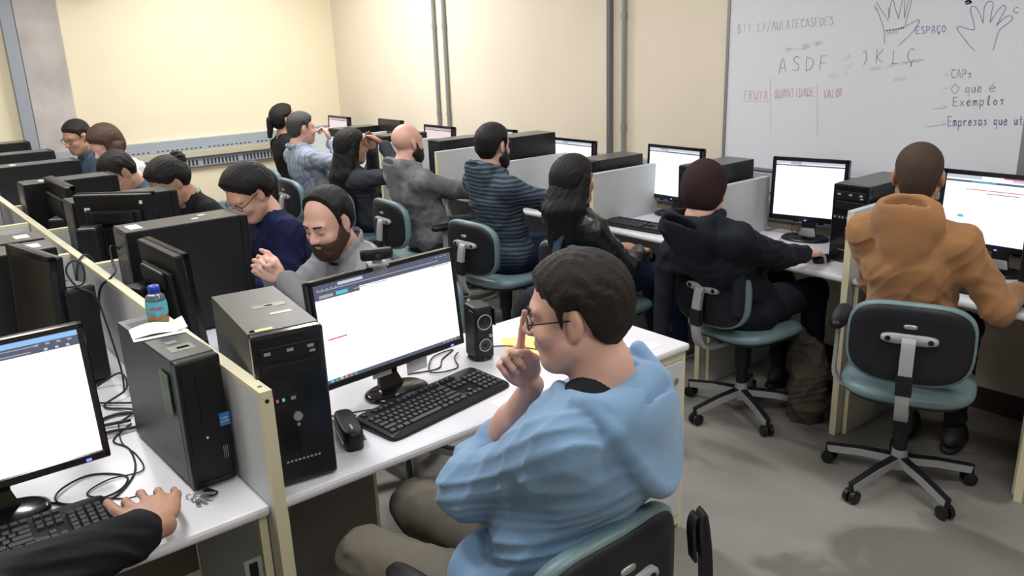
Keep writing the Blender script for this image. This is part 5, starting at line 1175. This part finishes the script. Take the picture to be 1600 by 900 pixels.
# person whose sleeve and hand enter at the lower corner
person('person in a black jacket at the frame corner, bare hand on a mouse', (-.12, 1.16, .57), 70, (-.25, 1.22, 1.25), 75, -10, skin=M_skint, top=M_black, top_name='jacket', hair='short', hairm=M_hairk, pants=M_black, bulk=1.1, vox=.0055, collar=.024, fold=.004, sleeve=(.86, 1),
    arms=dict(R=dict(w=(.378, 1.705, .818), e=(.03, 1.520, .915), d=(.10, .98, .10), n=(0, .05, -1), curl=(.26, .20, .24, .30), thumb=-.3, hs=1.14, spread=1.45), L=dict(w=(-.28, 1.70, .81), pole=(-1, 0, -.5))), seed=19)

# ------------------------------------------------------------ bags and clothes on chairs
t = thing('backpack', 'dark backpack with blue strap hung on the long-haired woman\'s chair', 'bag', (2.60, 2.98, 0))
F = Field((-.25, -.30, .10), (.12, .25, .80), .008); F.add(ell((-.06, .03, .40), (.085, .14, .20)), .03); F.add(ell((-.10, .03, .30), (.05, .11, .11)), .02); F.folds(.004, 22, 8); F.build('pack_body', M_navyblk, t)
b = MB(); b.bar(smooth_pts([(-.05, -.07, .56), (-.01, -.07, .70), (.03, -.07, .84), (.055, -.07, .872), (.085, -.07, .86), (.10, -.07, .80)], 5), (0, 1, 0), .048, .010); b.obj('shoulder_strap', M_backp, t)
b = MB(); b.bar(smooth_pts([(-.13, -.09, .50), (-.18, -.12, .40), (-.17, -.10, .28), (-.12, -.06, .18)], 5), (0, 1, 0), .04, .010); b.obj('loose_strap', M_charc, t)
t = thing('hung_jacket', 'black jacket hanging over the chair back of the man in the beanie', 'jacket', (2.90, 2.24, 0))
F = Field((-.25, -.35, .30), (.20, .35, .98), .008)
F.add(cap((.0, -.17, .845), (-.01, .19, .845), .046), .03); F.add(rbx((-.040, .02, .80), (.19, .022, .055), .02, head_frame(0, 0)), .03); F.add(cap((-.02, .20, .80), (-.05, .20, .42), .050, .040), .03); F.add(cap((.0, -.19, .80), (-.01, -.20, .62), .035, .025), .03); F.folds(.006, 20, 4, .3); F.build('cloth', M_navyblk, t)
t = thing('canvas_bag', 'crumpled brown-grey bag on the floor under the wall-side desk', 'bag', (3.38, 1.97, 0))
F = Field((-.22, -.22, -.02), (.22, .22, .5), .008); F.add(rbx((0, 0, .15), (.085, .13, .15), .05, head_frame(35, 10)), .03); F.add(ell((.02, .03, .30), (.07, .10, .10)), .05); F.add(ell((-.06, -.04, .08), (.07, .08, .08)), .04); F.add(cap((0, .02, .36), (.05, .09, .41), .035, .025), .03); F.folds(.016, 34, 5); F.clip(lambda X, Y, Z: (.0015-Z)+0*X+0*Y); F.build('bag_body', M_brownbag, t)
t = thing('shoulder_bag', 'black bag with wide strap slung on the blue hoodie man\'s chair', 'bag', (1.235, .985, 0))
F = Field((-.2, -.2, .05), (.2, .2, .6), .008); F.add(rbx((.02, .0, .28), (.05, .12, .13), .035), .03); F.folds(.004, 22, 8); F.build('bag_body', M_black, t)
for dx in (0, .022): 
    b = MB(); b.bar(smooth_pts([(-.09+dx, -.10, .80), (-.08+dx, -.085, .862), (-.03+dx, -.06, .85), (.02+dx, -.04, .70), (.04+dx, -.03, .50), (.03+dx, -.02, .38)], 5), (.5, 1, 0), .030, .006); b.obj('strap', M_blk, t)
b = MB(); b.tube([(.03+.02*math.cos(2*PI*i/16), -.03, .50+.02*math.sin(2*PI*i/16)) for i in range(17)], .003, 6); b.obj('strap_ring', M_grey, t)
t = thing('red_cloth_bag', 'small red cloth bag on the floor under the white desk', 'bag', (1.27, 2.62, 0))
F = Field((-.15, -.15, -.02), (.15, .15, .4), .008); F.add(ell((0, 0, .10), (.07, .07, .11)), .03); F.add(ell((0, 0, .22), (.04, .04, .09)), .03); F.folds(.006, 30, 5); F.clip(lambda X, Y, Z: (.0015-Z)+0*X+0*Y); F.build('bag_body', M_redc, t)
